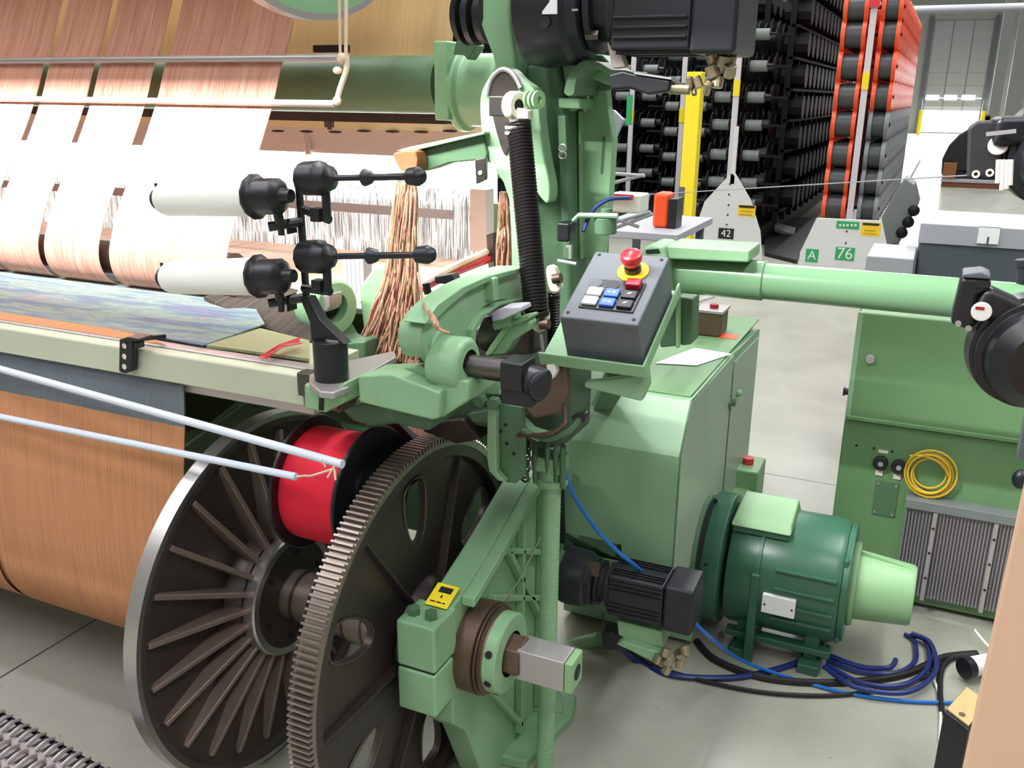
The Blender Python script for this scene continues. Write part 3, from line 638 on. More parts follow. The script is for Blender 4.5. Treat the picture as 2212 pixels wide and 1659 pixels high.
# ring housing left of the tassel
c_ = at(742, 668, Y=1.72)
P('ring_housing', MB().lathe(c_ + V((-.10, .02, 0)), V((1, -.25, 0)), [(0, .03), (0, .058), (.03, .066), (.08, .066), (.085, .060), (.085, .034), (.02, .03)], 36), 'green', .002)
P('ring_bore', MB().cyl(c_ + V((-.07, .02, 0)), c_ + V((-.055, .01, 0)), .036), 'ink', 0)
P('ring_housing_foot', MB().px([(700, 690), (730, 740), (790, 735), (788, 800), (715, 780), (690, 735)], .09, Y=1.70), 'greend', .008)
P('ring_bolts', MB().px([(690, 640), (712, 636), (712, 662), (705, 675), (690, 668)], .05, Y=1.68), 'alu', .003)
P('side_casting', MB().px([(775, 640), (776, 620), (806, 578), (838, 572), (842, 600), (826, 780), (775, 790), (785, 720)], .06, Y=1.80), 'green', .008)
m = MB()
for i in range(5):
    a = at(745 + i * 9, 588, Y=1.95); m.box((a.x - .006, 1.95, a.z - .06), (a.x + .006, 1.99, a.z + .045))
P('reed_clamp', m, 'greyl', .002)
# curved upper arm
arm_o = [(912, 748), (915, 705), (948, 660), (1002, 622), (1055, 598), (1135, 578), (1135, 640), (1075, 650), (1035, 675), (1015, 712), (1012, 755), (985, 800), (962, 788), (945, 765), (925, 775)]
XA = -.80
P('curved_arm', MB().px(arm_o, .05, X=XA, sm=4), 'green', .004)
P('curved_arm_top', MB().px([(918, 700), (930, 680), (946, 658), (1000, 620), (1055, 596), (1135, 576), (1135, 587), (1060, 608), (1010, 632), (975, 660), (940, 695), (938, 700)], .045, X=XA + .012), 'green', .003)
P('curved_arm_flange', MB().px([(1018, 752), (1020, 712), (1040, 678), (1078, 655), (1135, 642), (1135, 648), (1080, 662), (1048, 684), (1030, 715), (1028, 752)], .09, X=XA + .012), 'green', .003)
P('arm_rib', MB().px([(1068, 600), (1078, 598), (1078, 650), (1068, 652)], .04, X=XA + .02), 'green', .004)
P('arm_boss', MB().cyl(at(925, 745, X=XA - .02), at(925, 745, X=XA - .02) + EX * .03, .034, n=24), 'green', .006)
# clamp that holds the dark rod
c_ = at(1000, 788, Y=1.42); rr = .035
P('rod_clamp', MB().lathe(c_ + V((-.055, 0, 0)), EX, [(0, 0), (0, .05), (.06, .052), (.068, .046), (.07, .03)], 32).px([(955, 790), (985, 775), (1008, 830), (990, 842), (962, 832)], .08, Y=1.39), 'green', .006)
P('clamp_bolt', MB().cyl(at(972, 820, Y=1.39), at(972, 820, Y=1.39) + V((0, -.012, 0)), .011, n=6), 'green', 0)
rod = P('dark_rod', MB().cyl(c_, c_ + V((.125, 0, 0)), .021, n=32), 'steeld', .002)
e = c_ + V((.088, 0, 0))
P('black_rod_clamp', MB().box(e + V((0, -.03, -.028)), e + V((.045, .03, .026))).cyl(e + V((.035, .005, -.012)), e + V((.075, 0, -.018)), .030, n=12).box(e + V((-.002, -.022, -.056)), e + V((.06, .03, -.02))), 'black', .005)
P('clamp_knob', MB().lathe(e + V((.066, -.016, -.012)), V((1, -.5, 0)), [(0, 0), (0, .024), (.012, .026), (.016, .020), (.016, 0)], 20), 'blackm', .002)
P('rusty_plate', MB().px([(1165, 785), (1222, 778), (1228, 850), (1212, 895), (1150, 905), (1128, 880), (1132, 850)], .02, Y=1.56), 'rust', .006)
P('roller_white', MB().px([(1178, 788), (1198, 785), (1202, 805), (1192, 822), (1182, 810)], .02, Y=1.53), 'white', .004)
P('guide_block', MB().px([(1062, 676), (1085, 664), (1125, 662), (1128, 672), (1085, 692), (1062, 695)], .05, Y=1.62), 'greyl', .003)
P('guide_block_base', MB().px([(1062, 690), (1100, 672), (1102, 705), (1066, 715)], .06, Y=1.64), 'green', .004)
P('diagonal_link', MB().px([(1052, 762), (1085, 720), (1105, 700), (1140, 690), (1140, 715), (1110, 735), (1090, 765)], .04, Y=1.66, sm=2), 'green', .004)
P('diagonal_link_edge', MB().px([(1048, 764), (1080, 716), (1100, 695), (1140, 683), (1140, 692), (1105, 705), (1088, 725), (1062, 765)], .05, Y=1.65, sm=2), 'motp', .003)
P('inner_bearing', MB().lathe(at(1030, 715, Y=1.72), V((1, -.3, 0)), [(0, 0), (0, .035), (.04, .04), (.05, .02), (.06, 0)], 24), 'steeld', .002)
P('inner_shaft', MB().cyl(at(1000, 735, Y=1.75), at(1100, 700, Y=1.72), .014), 'steel', 0)
P('gear_case', MB().px([(1005, 700), (1060, 655), (1110, 650), (1150, 700), (1150, 800), (1040, 800)], .15, Y=1.80), 'irond', .01)
P('frame_core', MB().px([(1000, 790), (1230, 780), (1225, 960), (1150, 980), (1060, 900), (1010, 850)], .15, Y=1.72), 'greenk', .01)
P('core_rail', MB().px([(1105, 850), (1120, 850), (1120, 905), (1145, 930), (1190, 945), (1160, 955), (1120, 935), (1080, 918), (1080, 905), (1105, 902)], .03, Y=1.60), 'green', .003)
P('core_bracket', MB().px([(1025, 818), (1080, 816), (1082, 855), (1030, 852)], .06, Y=1.58), 'green', .004)
for x, y in ((1042, 862), (1072, 868)): P('hex_nut', MB().cyl(at(x, y, Y=1.56), at(x, y, Y=1.56) + V((0, -.02, 0)), .014, n=6), 'greend', .002)
# hanging plate
P('hanger_plate', MB().px([(1052, 868), (1070, 868), (1072, 1020), (1092, 1042), (1075, 1040), (1055, 1018), (1050, 990)], .02, Y=1.55), 'green', .004)
P('hanger_side', MB().px([(1070, 868), (1128, 880), (1132, 1030), (1112, 1046), (1090, 1044), (1070, 1020)], .02, Y=1.57), 'greend', .006)
for x, y in ((1092, 918), (1082, 932), (1095, 958), (1110, 980)): P('plate_hole', MB().cyl(at(x, y, Y=1.569), at(x, y, Y=1.569) + V((0, -.002, 0)), .0035, n=8), 'ink', 0)
m = MB()
for i in range(9):
    p = at(1140 - i * .9, 945 + i * 11, Y=1.66); m.tube([p + V((.009 * math.cos(k * PI / 4), .003 * (-1) ** i, .010 * math.sin(k * PI / 4))) for k in range(8)], .003, 6, closed=True)
P('chain', m, 'steeld', 0)
# threaded post
p = at(1192, 1040, Y=1.74); zp = p.z
P('post', MB().cyl((p.x, 1.74, 0), (p.x, 1.74, zp), .021, n=28), 'green', 0)
P('post_thread', MB().helix((p.x, 1.74, .05), (p.x, 1.74, zp), .0208, .0011, 70, 5, 14), 'green', 0)
P('post_cap', MB().lathe((p.x, 1.74, zp - .01), EZ, [(0, 0), (0, .024), (.004, .036), (.02, .038), (.024, .03), (.06, .03), (.06, 0)], 28).box((p.x - .04, 1.71, zp + .03), (p.x + .03, 1.77, zp + .065)), 'green', .004)
for dx, dz in ((-.03, .07), (0, .09), (.02, .075), (.035, .06)): P('cap_pipe', MB().tube([(p.x + dx, 1.72, zp), (p.x + dx, 1.71, zp + dz), (p.x + dx - .01, 1.74, zp + dz + .03)], .007, 8), 'greend', 0)
# upright column and side panels
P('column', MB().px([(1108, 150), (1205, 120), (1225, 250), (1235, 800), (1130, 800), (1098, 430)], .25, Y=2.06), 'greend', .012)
P('column_panel', MB().px([(1252, 240), (1270, 205), (1308, 178), (1312, 230), (1324, 300), (1316, 430), (1300, 560), (1250, 560)], .04, Y=2.14), 'green', .004)
P('column_panel_edge', MB().px([(1248, 240), (1254, 240), (1256, 560), (1250, 560)], .06, Y=2.12), 'motp', .002)
P('column_slot', MB().px([(1302, 295), (1307, 295), (1302, 375), (1297, 375)], .003, Y=2.138), 'greend', 0)
P('column_recess', MB().px([(1222, 235), (1250, 240), (1254, 560), (1232, 560)], .12, Y=2.22), 'irond', 0)
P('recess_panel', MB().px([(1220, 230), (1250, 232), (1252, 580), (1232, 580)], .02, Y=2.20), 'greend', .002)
P('column_strip', MB().px([(1204, 250), (1221, 250), (1232, 560), (1216, 560)], .02, Y=2.02), 'greend', .002)
P('cross_rib', MB().px([(1205, 212), (1252, 212), (1254, 236), (1206, 234)], .10, Y=2.04), 'green', .004)
P('panel_pin', MB().tube([at(1262, 240, Y=2.1), at(1275, 182, Y=2.1)], .005, 8).cyl(at(1272, 178, Y=2.1), at(1272, 178, Y=2.1) + V((0, -.01, 0)), .008, n=10), 'green', 0)
for x, y in ((1215, 320), (1215, 335)): P('latch_loop', MB().tube([at(x + 8 * math.cos(k * PI / 5), y + 8 * math.sin(k * PI / 5), Y=2.0) for k in range(10)], .002, 6, closed=True), 'alu', 0)
P('panel_cutout', MB().px([(1258, 350), (1268, 362), (1272, 385), (1264, 440), (1258, 440)], .003, Y=2.137, sm=2), 'motp', 0)
a, b = at(1202, 480, Y=1.95), at(1230, 524, Y=1.95)
P('black_block', MB().box((a.x, 1.95, b.z), (b.x, 2.0, a.z)), 'black', .006)
P('small_bracket', MB().px([(1222, 528), (1234, 528), (1234, 560), (1228, 560), (1228, 536), (1222, 536)], .01, Y=1.96), 'alu', .001)
P('small_rod', MB().tube([at(1205, 563, Y=1.95), at(1245, 570, Y=1.95)], .004, 8), 'greyl', 0)
P('bent_rail', MB().tube([at(1240, 515, Y=2.0), at(1240, 475, Y=2.0), at(1250, 465, Y=2.0), at(1335, 466, Y=2.0)], .006, 8), 'green', 0)
P('valve_body', MB().cyl(at(1308, 505, Y=2.02), at(1308, 470, Y=2.02), .026, n=20).cyl(at(1310, 470, Y=2.02), at(1310, 450, Y=2.02), .014, n=12), 'greend', .002)
# upper head casting
P('head_casting', MB().px([(1040, -40), (1102, -40), (1104, 60), (1112, 120), (1118, 200), (1080, 210), (1062, 120), (1036, 52), (1040, 40)], .10, Y=2.0), 'green', .010)
P('head_bracket', MB().px([(1110, 130), (1175, 118), (1300, 118), (1318, 155), (1330, 185), (1300, 180), (1275, 168), (1255, 172), (1235, 235), (1205, 250), (1120, 240)], .12, Y=2.08, sm=2), 'green', .008)
P('curved_hood', MB().px([(1218, 200), (1232, 155), (1258, 132), (1290, 134), (1320, 150), (1350, 152), (1348, 158), (1318, 162), (1292, 150), (1262, 152), (1245, 172), (1238, 205)], .16, Y=1.98, sm=3), 'greend', .004)
P('hood_web', MB().px([(1240, 160), (1262, 145), (1295, 150), (1330, 175), (1318, 195), (1262, 200), (1240, 235)], .02, Y=2.12), 'greend', .004)
P('tube_end_housing', MB().lathe(at(1000, 195, Y=2.45), EX, [(0, 0), (0, .115), (.02, .115), (.03, .10), (.14, .10), (.16, .12), (.16, 0)], 48), 'green', .004)
P('main_cross_tube', MB().cyl((-5, 2.45, at(800, 182, Y=2.36).z), (at(960, 180, Y=2.45).x, 2.45, at(800, 182, Y=2.36).z), .082, n=56), 'greend', 0)
a = at(966, 180, Y=2.40); P('tube_flange', MB().box((a.x - .01, 2.34, a.z - .10), (a.x + .035, 2.56, a.z + .11)), 'green', .006)
P('black_gear_cluster', MB().lathe(at(1010, 35, Y=2.2), EX, [(-.02, 0), (-.02, .06), (.0, .07), (.0, .05), (.015, .05), (.015, .07), (.03, .07), (.03, .045), (.045, .045), (.045, .065), (.06, .065), (.07, 0)], 24), 'black', 0)
P('cluster_bars', MB().box(at(985, 0, Y=2.18), at(1045, 6, Y=2.2) + V((0, 0, -.004))).box(at(1012, 67, Y=2.18), at(1045, 73, Y=2.2)), 'alu', 0)
P('bent_lever', MB().px([(985, 88), (1020, 82), (1030, 100), (1010, 130), (1000, 118), (978, 118)], .05, Y=2.3), 'greend', .003)
# rocker with pin and spring
P('rocker', MB().px([(1036, 215), (1052, 172), (1075, 148), (1100, 148), (1125, 172), (1150, 190), (1162, 210), (1165, 260), (1176, 340), (1188, 400), (1184, 440), (1165, 425), (1150, 400), (1130, 390), (1130, 620), (1108, 620), (1098, 430), (1060, 355), (1042, 300)], .05, Y=1.96, sm=3), 'green', .010)
P('rocker_slot', MB().px([(1058, 205), (1070, 170), (1088, 158), (1108, 172), (1118, 200), (1110, 215), (1095, 330), (1080, 310), (1062, 240)], .004, Y=1.955, sm=3), 'irond', 0)
P('rocker_slot_edge', MB().tube([at(x, y, Y=1.955) for x, y in ((1052, 205), (1062, 170), (1085, 150), (1108, 160), (1125, 190))], .006, 8, 5), 'alu', 0)
pa = at(1062, 230, Y=1.86); pb = at(1105, 230, Y=1.86)
P('crank_pin', MB().box((pa.x, 1.845, pa.z - .02), (pb.x, 1.93, pa.z + .022)).cyl((pa.x - .003, 1.88, pa.z), (pa.x + .01, 1.88, pa.z), .022), 'steeld', .003)
pe = at(1118, 228, Y=1.86)
P('rod_end', MB().lathe(pe + V((-.018, 0, 0)), V((1, -.35, 0)), [(0, .012), (0, .026), (.003, .03), (.025, .03), (.028, .026), (.028, .012)], 32, True).px([(1098, 228), (1140, 238), (1140, 262), (1100, 268)], .03, Y=1.845), 'ivory', .004)
P('rod_end_bore', MB().cyl(pe + V((-.01, 0, 0)), pe + V((.008, -.007, 0)), .012), 'ink', 0)
for k in (0, 1, 2): P('washer', MB().ring(pe + V((.022 + k * .01, .01, .012)), pe + V((.027 + k * .01, .008, .012)), .019, .008, 24), 'motp', 0)
sa, sb = at(1120, 262, Y=1.84), at(1158, 672, Y=1.74)
P('spring', MB().helix(sa, sb, lambda t: .0235, .0040, 56, 6, 16), 'spring', 0)
P('spring_core', MB().cyl(sa, sb, .0195, n=20), 'black', 0)
for y in (272, 284): P('spring_collar', MB().cyl(at(1118, y, Y=1.837), at(1118, y + 6, Y=1.837), .027, n=24), 'ivory', 0)
P('spring_foot', MB().cyl(sb, at(1160, 684, Y=1.74), .028, n=24), 'spring', .002)
P('spring_clevis', MB().px([(1140, 680), (1182, 676), (1182, 690), (1176, 712), (1164, 722), (1150, 714), (1146, 690)], .02, Y=1.735), 'ivory', .004)
P('clevis_pin', MB().cyl(at(1168, 700, Y=1.73), at(1186, 700, Y=1.73), .011), 'rust', 0)
P('tie_chain', MB().tube([at(1168, 722, Y=1.73), at(1172, 760, Y=1.73)], .004, 6), 'alu', 0)
P('rear_spring', MB().helix(at(1196, 632, Y=1.85), at(1196, 752, Y=1.85), .0125, .0028, 20, 6, 12).cyl(at(1196, 632, Y=1.85), at(1196, 752, Y=1.85), .0105, n=14), 'spring', 0)
P('rear_spring_eye', MB().px([(1180, 575), (1200, 578), (1205, 600), (1212, 620), (1205, 632), (1188, 630), (1180, 600)], .02, Y=1.86, sm=2), 'ivory', .004)
P('rear_spring_bolt', MB().cyl(at(1195, 603, Y=1.855), at(1212, 600, Y=1.855), .011), 'rust', 0)
# side arm with wooden end
P('side_arm', MB().px([(893, 330), (1042, 288), (1052, 330), (1050, 345), (970, 352), (935, 365), (905, 372)], .04, Y=1.95), 'greend', .004)
P('side_arm_flange', MB().px([(855, 326), (880, 318), (1045, 284), (1046, 290), (902, 324), (900, 330)], .08, Y=1.93), 'green', .002)
P('arm_lower_clip', MB().px([(1025, 345), (1048, 340), (1048, 388), (1028, 398)], .015, Y=1.92), 'steeld', .002)
P('clip_screw', MB().cyl(at(1038, 373, Y=1.92), at(1038, 373, Y=1.92) + V((0, -.003, 0)), .005, n=10), 'white', 0)
P('wooden_end', MB().px([(850, 330), (897, 326), (900, 362), (892, 374), (868, 372), (852, 345)], .05, Y=1.90, sm=2), 'wood', .005)
P('arm_hook', MB().px([(1050, 330), (1066, 336), (1080, 356), (1050, 350)], .02, Y=2.02), 'greyn', .002)
# light housing and bright panel behind the warp
hz0, hz1 = at(800, 335, Y=2.9).z, at(800, 275, Y=2.9).z
P('lamp_housing', MB().box((-6, 2.9, hz0), (at(1050, 300, Y=2.9).x, 3.2, hz1)), 'greyn', .004)
P('housing_edge', MB().box((-6, 2.84, hz1 - .005), (at(1052, 290, Y=2.84).x, 2.96, hz1 + .035)), 'housing_cream', .002)
m = MB()
for i in range(7):
    p = at(600 + i * 62, 283 + (i % 3), Y=2.83); m.ball(p, .014, (2.2, .4, .35), 10)
P('frayed_edge', m, 'irond', 0)
P('housing_bolt', MB().cyl(at(663, 290, Y=2.9), at(667, 335, Y=2.88), .012), 'greyn', 0)
P('tube_hanger', MB().cyl(at(710, 238, Y=2.6), at(712, 280, Y=2.6), .008, n=8).box(at(700, 262, Y=2.6), at(722, 275, Y=2.62)), 'steeld', 0)
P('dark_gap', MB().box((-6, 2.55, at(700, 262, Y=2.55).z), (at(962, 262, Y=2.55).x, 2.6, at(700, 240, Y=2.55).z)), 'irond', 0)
lz1, lz0 = at(800, 335, Y=3.15).z, at(800, 430, Y=3.15).z
P('added_heddle_glow', MB().box((-7, 3.10, at(800, 560, Y=3.1).z), (at(1075, 480, Y=3.1).x, 3.14, lz0)), 'glowm', 0)  # glowing sheet added behind the heddles to brighten them
led = tag(build('light_panel', MB().box((-7, 3.15, lz0), (at(1062, 380, Y=3.15).x, 3.2, lz1 + .02)), 'ledm'), 'glaring white light panel running behind the warp threads', 'light')
P('pale_backboard', MB().box((-7, 3.15, .6), (at(1100, 450, Y=3.15).x, 3.18, lz0)), 'white', 0)
# heddles
hx = at(1050, 470, Y=2.75).x
tag(build('heddle_wires', MB().box((-6, 2.75, at(800, 545, Y=2.75).z), (hx, 2.752, at(800, 400, Y=2.75).z)), 'y_white'), 'curtain of fine upright heddle wires in front of the bright panel', 'heddles', kind='stuff')
a = at(1050, 410, Y=2.7); P('heddle_end_frame', MB().box((a.x - .06, 2.7, at(1050, 545, Y=2.7).z), (a.x, 2.76, a.z)), 'greyn', .002)
P('harness_shaft', MB().box((-6, 2.65, at(760, 440, Y=2.65).z - .03), (a.x - .1, 2.66, at(760, 440, Y=2.65).z)), 'greyl', 0)
P('green_side_frame', MB().px([(1056, 440), (1080, 440), (1078, 520), (1058, 530)], .04, Y=2.9), 'motp', 0)
P('side_frame_clip', MB().px([(1050, 508), (1066, 502), (1068, 600), (1056, 598)], .03, Y=2.5), 'steeld', .002)
# tan sheet above the tube
ty = 2.62; x1 = at(975, 60, Y=ty).x; z0_ = at(900, 122, Y=ty).z
tag(build('tan_warp_sheet', MB().sheet([(ty + .9, z0_ + 1.9), (ty + .3, z0_ + .9), (ty + .05, z0_ + .2), (ty, z0_)], -6, x1), 'y_tan'), 'tan yarn sheet coming down behind the upper green cross tube', 'yarn sheet')
P('sheet_edge_bar', MB().box((-5, ty - .01, z0_ - .012), (x1 - .03, ty + .01, z0_)), 'greyn', .002)
a, b = at(675, 97, Y=2.5), at(745, 113, Y=2.5); P('black_sensor', MB().box((a.x, 2.5, b.z), (b.x, 2.53, a.z)), 'black', .002)
# upper beam disc
dx = -1.5; dc = V((dx, 2.006, 2.38))
ds = thing('upper_warp_drum', 'green disc flange with a pale worn rim at the top edge of the picture', 'beam', dc)
build('flange', MB().cyl(dc, dc + EX * .02, .598, n=96), 'green', ds); build('flange_rim', MB().ring(dc - EX * .005, dc + EX * .026, .606, .590, 96), 'alu', ds)
build('flange_recess', MB().ring(dc + EX * .02, dc + EX * .024, .50, .3, 64), 'irond', ds); build('barrel', MB().cyl(dc - EX * 3, dc, .3, n=48), 'y_tan', ds)

# pink warp sheet in four bands
PS = [(2.34, 2.30), (2.235, 2.08), (2.12, 1.833), (2.07, 1.728), (2.031, 1.664), (1.988, 1.572), (1.91, 1.442), (1.825, 1.318), (1.782, 1.235), (1.765, 1.185), (1.768, 1.14), (1.79, 1.105), (1.83, 1.085)]
for i, (x1, x0) in enumerate(((-1.6, -2.0), (-2.04, -2.248), (-2.272, -2.455), (-2.48, -4.6))):
    clothbit('pink_warp_band', PS, x0, x1, 'y_pink', 'pink warp yarn band sloping down through glare, %s' % ('rightmost, ending beside the upper cone', 'second from the right, narrow', 'third from the right, narrow', 'leftmost, cut off by the picture edge')[i], 'yarn sheet', 'pink warp bands')
tag(build('whip_roller', MB().cyl((-4.6, 1.83, 1.16), (-1.63, 1.83, 1.16), .045, n=40), 'steeld'), 'dark steel roller inside the turn of the pink warp bands', 'roller')
# woven fabric going to the breast beam
fa = [at(572, 702, Z=1.085), at(440, 748, Z=1.078)]
fb = tag(build('woven_fabric', MB().prism([(-4.8, 1.47, 1.0755), (-1.70, 1.47, 1.0755), (fa[1].x, fa[1].y, 1.078), (fa[0].x, fa[0].y, 1.085), (-1.75, 1.98, 1.088), (-4.8, 1.98, 1.088)], (0, 0, .003)), 'fabric'), 'blue and green mottled woven fabric passing over the breast beam', 'fabric')
tag(build('orange_glow_strip', MB().prism([(-4.8, 1.425, 1.0735), (-1.48, 1.425, 1.0735), (-1.62, 1.475, 1.076), (-4.8, 1.475, 1.077)], (0, 0, .0025)), 'y_orangeR'), 'orange strip along the breast beam top, its glow put into the colour', 'fabric')  # orange glow on the beam top, put in as a coloured strip
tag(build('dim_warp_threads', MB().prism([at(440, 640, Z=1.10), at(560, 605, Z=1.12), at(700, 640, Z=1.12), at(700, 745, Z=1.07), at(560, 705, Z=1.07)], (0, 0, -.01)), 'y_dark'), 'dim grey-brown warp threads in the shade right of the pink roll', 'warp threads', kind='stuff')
tag(build('olive_cloth_strip', MB().prism([at(445, 745, Z=1.081), at(560, 708, Z=1.081), at(668, 735, Z=1.081), at(668, 775, Z=1.081)], (0, 0, -.006)), 'olive'), 'olive selvedge strip lying on the beam right of the woven fabric', 'fabric')
m = MB(); random.seed(5)
for i in range(14):
    a = at(560 + random.random() * 20, 768 + random.random() * 8, Z=1.085); b = at(640 + random.random() * 14, 728 + random.random() * 14, Z=1.10); m.tube([a, (a + b) / 2 + V((0, 0, .008)), b], .0013, 5)
tag(build('red_threads', m, 'red'), 'loose red threads crossing the beam left of the black stand', 'threads', kind='stuff')
# rear shed warp
q = [at(490, 655, Y=1.95), at(500, 500, Y=2.6), at(1060, 540, Y=2.6), at(1055, 560, Y=2.55), at(900, 640, Y=2.2), at(700, 690, Y=2.0)]
z = lambda p, d=0: V((p.x, p.y, p.z + d))
tag(build('rear_warp_sheet', MB().sheet([(1.92, 1.075), (2.25, 1.07), (2.74, 1.062)], -5, -1.20), 'y_back'), 'pale pink and orange warp yarns spread flat behind the cone stand', 'yarn sheet')
for i, (c0, c1, mt) in enumerate((((905, 625), (1055, 560), 'red'), ((905, 618), (1050, 545), 'y_back'))):
    tag(build('warp_strand_bundle', MB().tube([at(*c0, Y=2.05), at((c0[0] + c1[0]) / 2, (c0[1] + c1[1]) / 2 - 3, Y=2.25), at(*c1, Y=2.5)], .012, 8, 4), mt), ('bright red', 'pale orange')[i] + ' yarn bundle running back toward the heddles beside the curved arm', 'yarn')
P('black_finger', MB().px([(938, 598), (975, 592), (985, 606), (960, 614), (940, 612)], .03, Y=1.9), 'black', .002)
P('black_stud', MB().cyl(at(920, 612, Y=1.9), at(925, 635, Y=1.9), .01, n=8), 'black', 0)
P('under_frame', MB().px([(400, 850), (520, 862), (440, 925), (400, 935)], .05, Y=1.9), 'greend', .004)
P('under_brace', MB().beam(at(520, 865, Y=2.0), at(330, 1000, Y=2.0), .04, .03), 'green', .002)
P('under_post', MB().px([(2, 745), (14, 748), (18, 890), (6, 885)], .03, Y=1.46), 'green', .002)
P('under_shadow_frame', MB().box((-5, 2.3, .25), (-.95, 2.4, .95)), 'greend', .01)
# bearing stand
XS = -.80
st = [(1.392, .375), (1.388, .575), (1.45, .585), (1.528, .60), (1.62, .63), (1.70, .66), (1.80, .70), (1.90, .735), (2.02, .74), (2.06, .60), (2.06, 0), (1.66, 0), (1.60, .06), (1.56, .15), (1.52, .24), (1.46, .30), (1.46, .365)]
P('bearing_stand', MB().prism([(XS, y, z_) for y, z_ in st], (-.065, 0, 0)), 'green', .006)
# raised rim and ribs on the outer face
def rim(pts, w_, x, dep, n='stand_rim', mat='green'):
    for (a, b) in zip(pts, pts[1:]):
        P(n, MB().beam((x, a[0], a[1]), (x, b[0], b[1]), dep, w_, (1, 0, 0)) if 0 else MB().box(V((x - dep, a[0], a[1])), (1, 1, 1), V((dep, 0, 0)), V((0, b[0] - a[0], b[1] - a[1])), V((0, -(b[1] - a[1]), b[0] - a[0])).normalized() * w_), mat, .003)
up_ = [(1.50, .594), (1.528, .60), (1.62, .63), (1.70, .66), (1.80, .70), (1.90, .735), (2.02, .74)]
P('stand_rim', MB().prism([(XS, y, z_) for y, z_ in up_] + [(XS, y, z_ - .022) for y, z_ in up_[::-1]], (.03, 0, 0)), 'green', .003)
for a, b in (((1.66, .62), (1.90, .50)), ((1.62, .52), (1.90, .37)), ((1.78, .66), (1.78, .05)), ((1.90, .70), (1.90, .05)), ((1.70, .60), (1.97, .22)), ((1.60, .30), (1.80, .05))):
    rim([a, b], .014, XS + .02, .02, 'stand_rib')
P('stand_foot', MB().prism([(XS - .06, 1.70, .03), (XS + .06, 1.72, .03), (XS + .10, 1.93, .03), (XS + .08, 2.02, .03), (XS - .06, 2.02, .03)], (0, 0, -.03)), 'green', .006)
P('foot_gusset', MB().prism([(XS, 1.90, .03), (XS + .075, 1.93, .03), (XS, 1.96, .22)], (0, .015, 0)), 'green', .003)
bb = P('bearing_block', MB().box((-.885, 1.375, .375), (-.795, 1.47, .475)).box((-.885, 1.375, .48), (-.795, 1.47, .585)), 'green', .006)
build('block_split', MB().box((-.88, 1.38, .474), (-.8, 1.46, .481)), 'ink', bb)
for x in (-.862, -.822): 
    build('cap_nut', MB().cyl((x, 1.41, .585), (x, 1.41, .60), .014, n=6), 'greend', bb); build('cap_nut', MB().cyl((x, 1.41, .36), (x, 1.41, .375), .012, n=6), 'rust', bb)
# yellow label on the sloped front face
u = EX; vv = V((0, .17, .055)).normalized()
c_ = V((-.832, 1.475, .5985)); lb = build('yellow_label', MB().box(c_ + V((-.026, 0, 0)) - vv * .03, (.052, .062, .001), EX, vv, EX.cross(vv)), 'sticky', lo)
n_ = EX.cross(vv); build('label_picture', MB().box(c_ + V((-.014, 0, 0)) + vv * .008 + n_ * .001, (.030, .016, .0006), EX, vv, n_), 'ink', lb)
build('label_mark', MB().box(c_ + V((-.002, 0, 0)) - vv * .006 + n_ * .001, (.004, .007, .0006), EX, vv, n_), 'ink', lb)
for k, w_ in ((-.019, .012), (-.004, .011), (.010, .006)): build('label_text_line', MB().box(c_ + V((k, 0, 0)) - vv * .020 + n_ * .001, (w_, .003, .0006), EX, vv, n_), 'ink', lb)
tag(build('thin_cord', MB().tube([at(1168, 1160, X=-.77), at(1120, 1255, X=-.765), at(1085, 1300, X=-.76)], .0018, 6, 5), 'alu'), 'thin pale cord running down the ribbed face of the bearing stand', 'cord')
# ------------------------------------------------------------------ rods with tied ends
def rods(name, a, b, r, mat, label, group=None): return tag(build(name, MB().cyl(a, b, r, n=14), mat), label, 'rod', group)
def far(a, b, k): return b + (a - b) * k
rods('lease_rod', far(at(0, 797, Y=1.372), at(740, 1003, Y=1.30), 1.25), at(740, 1003, Y=1.30), .0085, 'rodw', 'upper of two white rods running under the breast beam to the red spool', 'white lease rods at the cloth')
rods('lease_rod', far(at(0, 900, Y=1.355), at(640, 1030, Y=1.31), 1.25), at(640, 1030, Y=1.31), .0076, 'rodw', 'lower of two white rods running under the breast beam to the red spool', 'white lease rods at the cloth')
a, b = at(640, 1030, Y=1.31), at(722, 1012, Y=1.288)
m = MB().tube([a, a + V((.02, 0, .006)), (a + b) / 2 + V((0, -.01, -.002)), b], .0022, 6, 6).tube([b + V((0, 0, .005)), b + V((-.012, -.006, -.018))], .002, 6).tube([b, b + V((.006, -.006, -.02))], .002, 6).tube([b + V((-.02, 0, 0)), b + V((-.025, -.004, .014))], .002, 6)
tag(build('knotted_cord', m, 'rope'), 'frayed cotton cord tying the white rods in front of the red spool', 'cord')
zt1 = at(700, 127, Y=1.93); rods('chrome_rod', V((-4.6, 2.025, 1.685)), V((at(742, 127, Y=2.025).x, 2.025, 1.685)), .010, 'alu', 'upper chrome rod crossing the pink warp bands', 'chrome rods across the pink warp')
rods('chrome_rod', V((-4.6, 1.975, 1.575)), V((at(724, 222, Y=1.975).x, 1.975, 1.575)), .009, 'alu', 'lower chrome rod crossing the pink warp bands', 'chrome rods across the pink warp')
t0, t1, t2 = at(732, -60, Y=1.97), at(735, 118, Y=1.97), at(748, -60, Y=1.97)
m = MB().tube([t0, t1], .0035, 6).tube([t2, at(747, 122, Y=1.97)], .0045, 6).tube([at(748, 118, Y=1.965), at(748, 150, Y=1.965), at(735, 190, Y=1.965), at(728, 215, Y=1.965)], .007, 8, 4)
m.ball(at(738, 126, Y=1.96), .013).ball(at(729, 152, Y=1.96), .009, (1.4, 1, 1)).ball(at(728, 218, Y=1.955), .011)
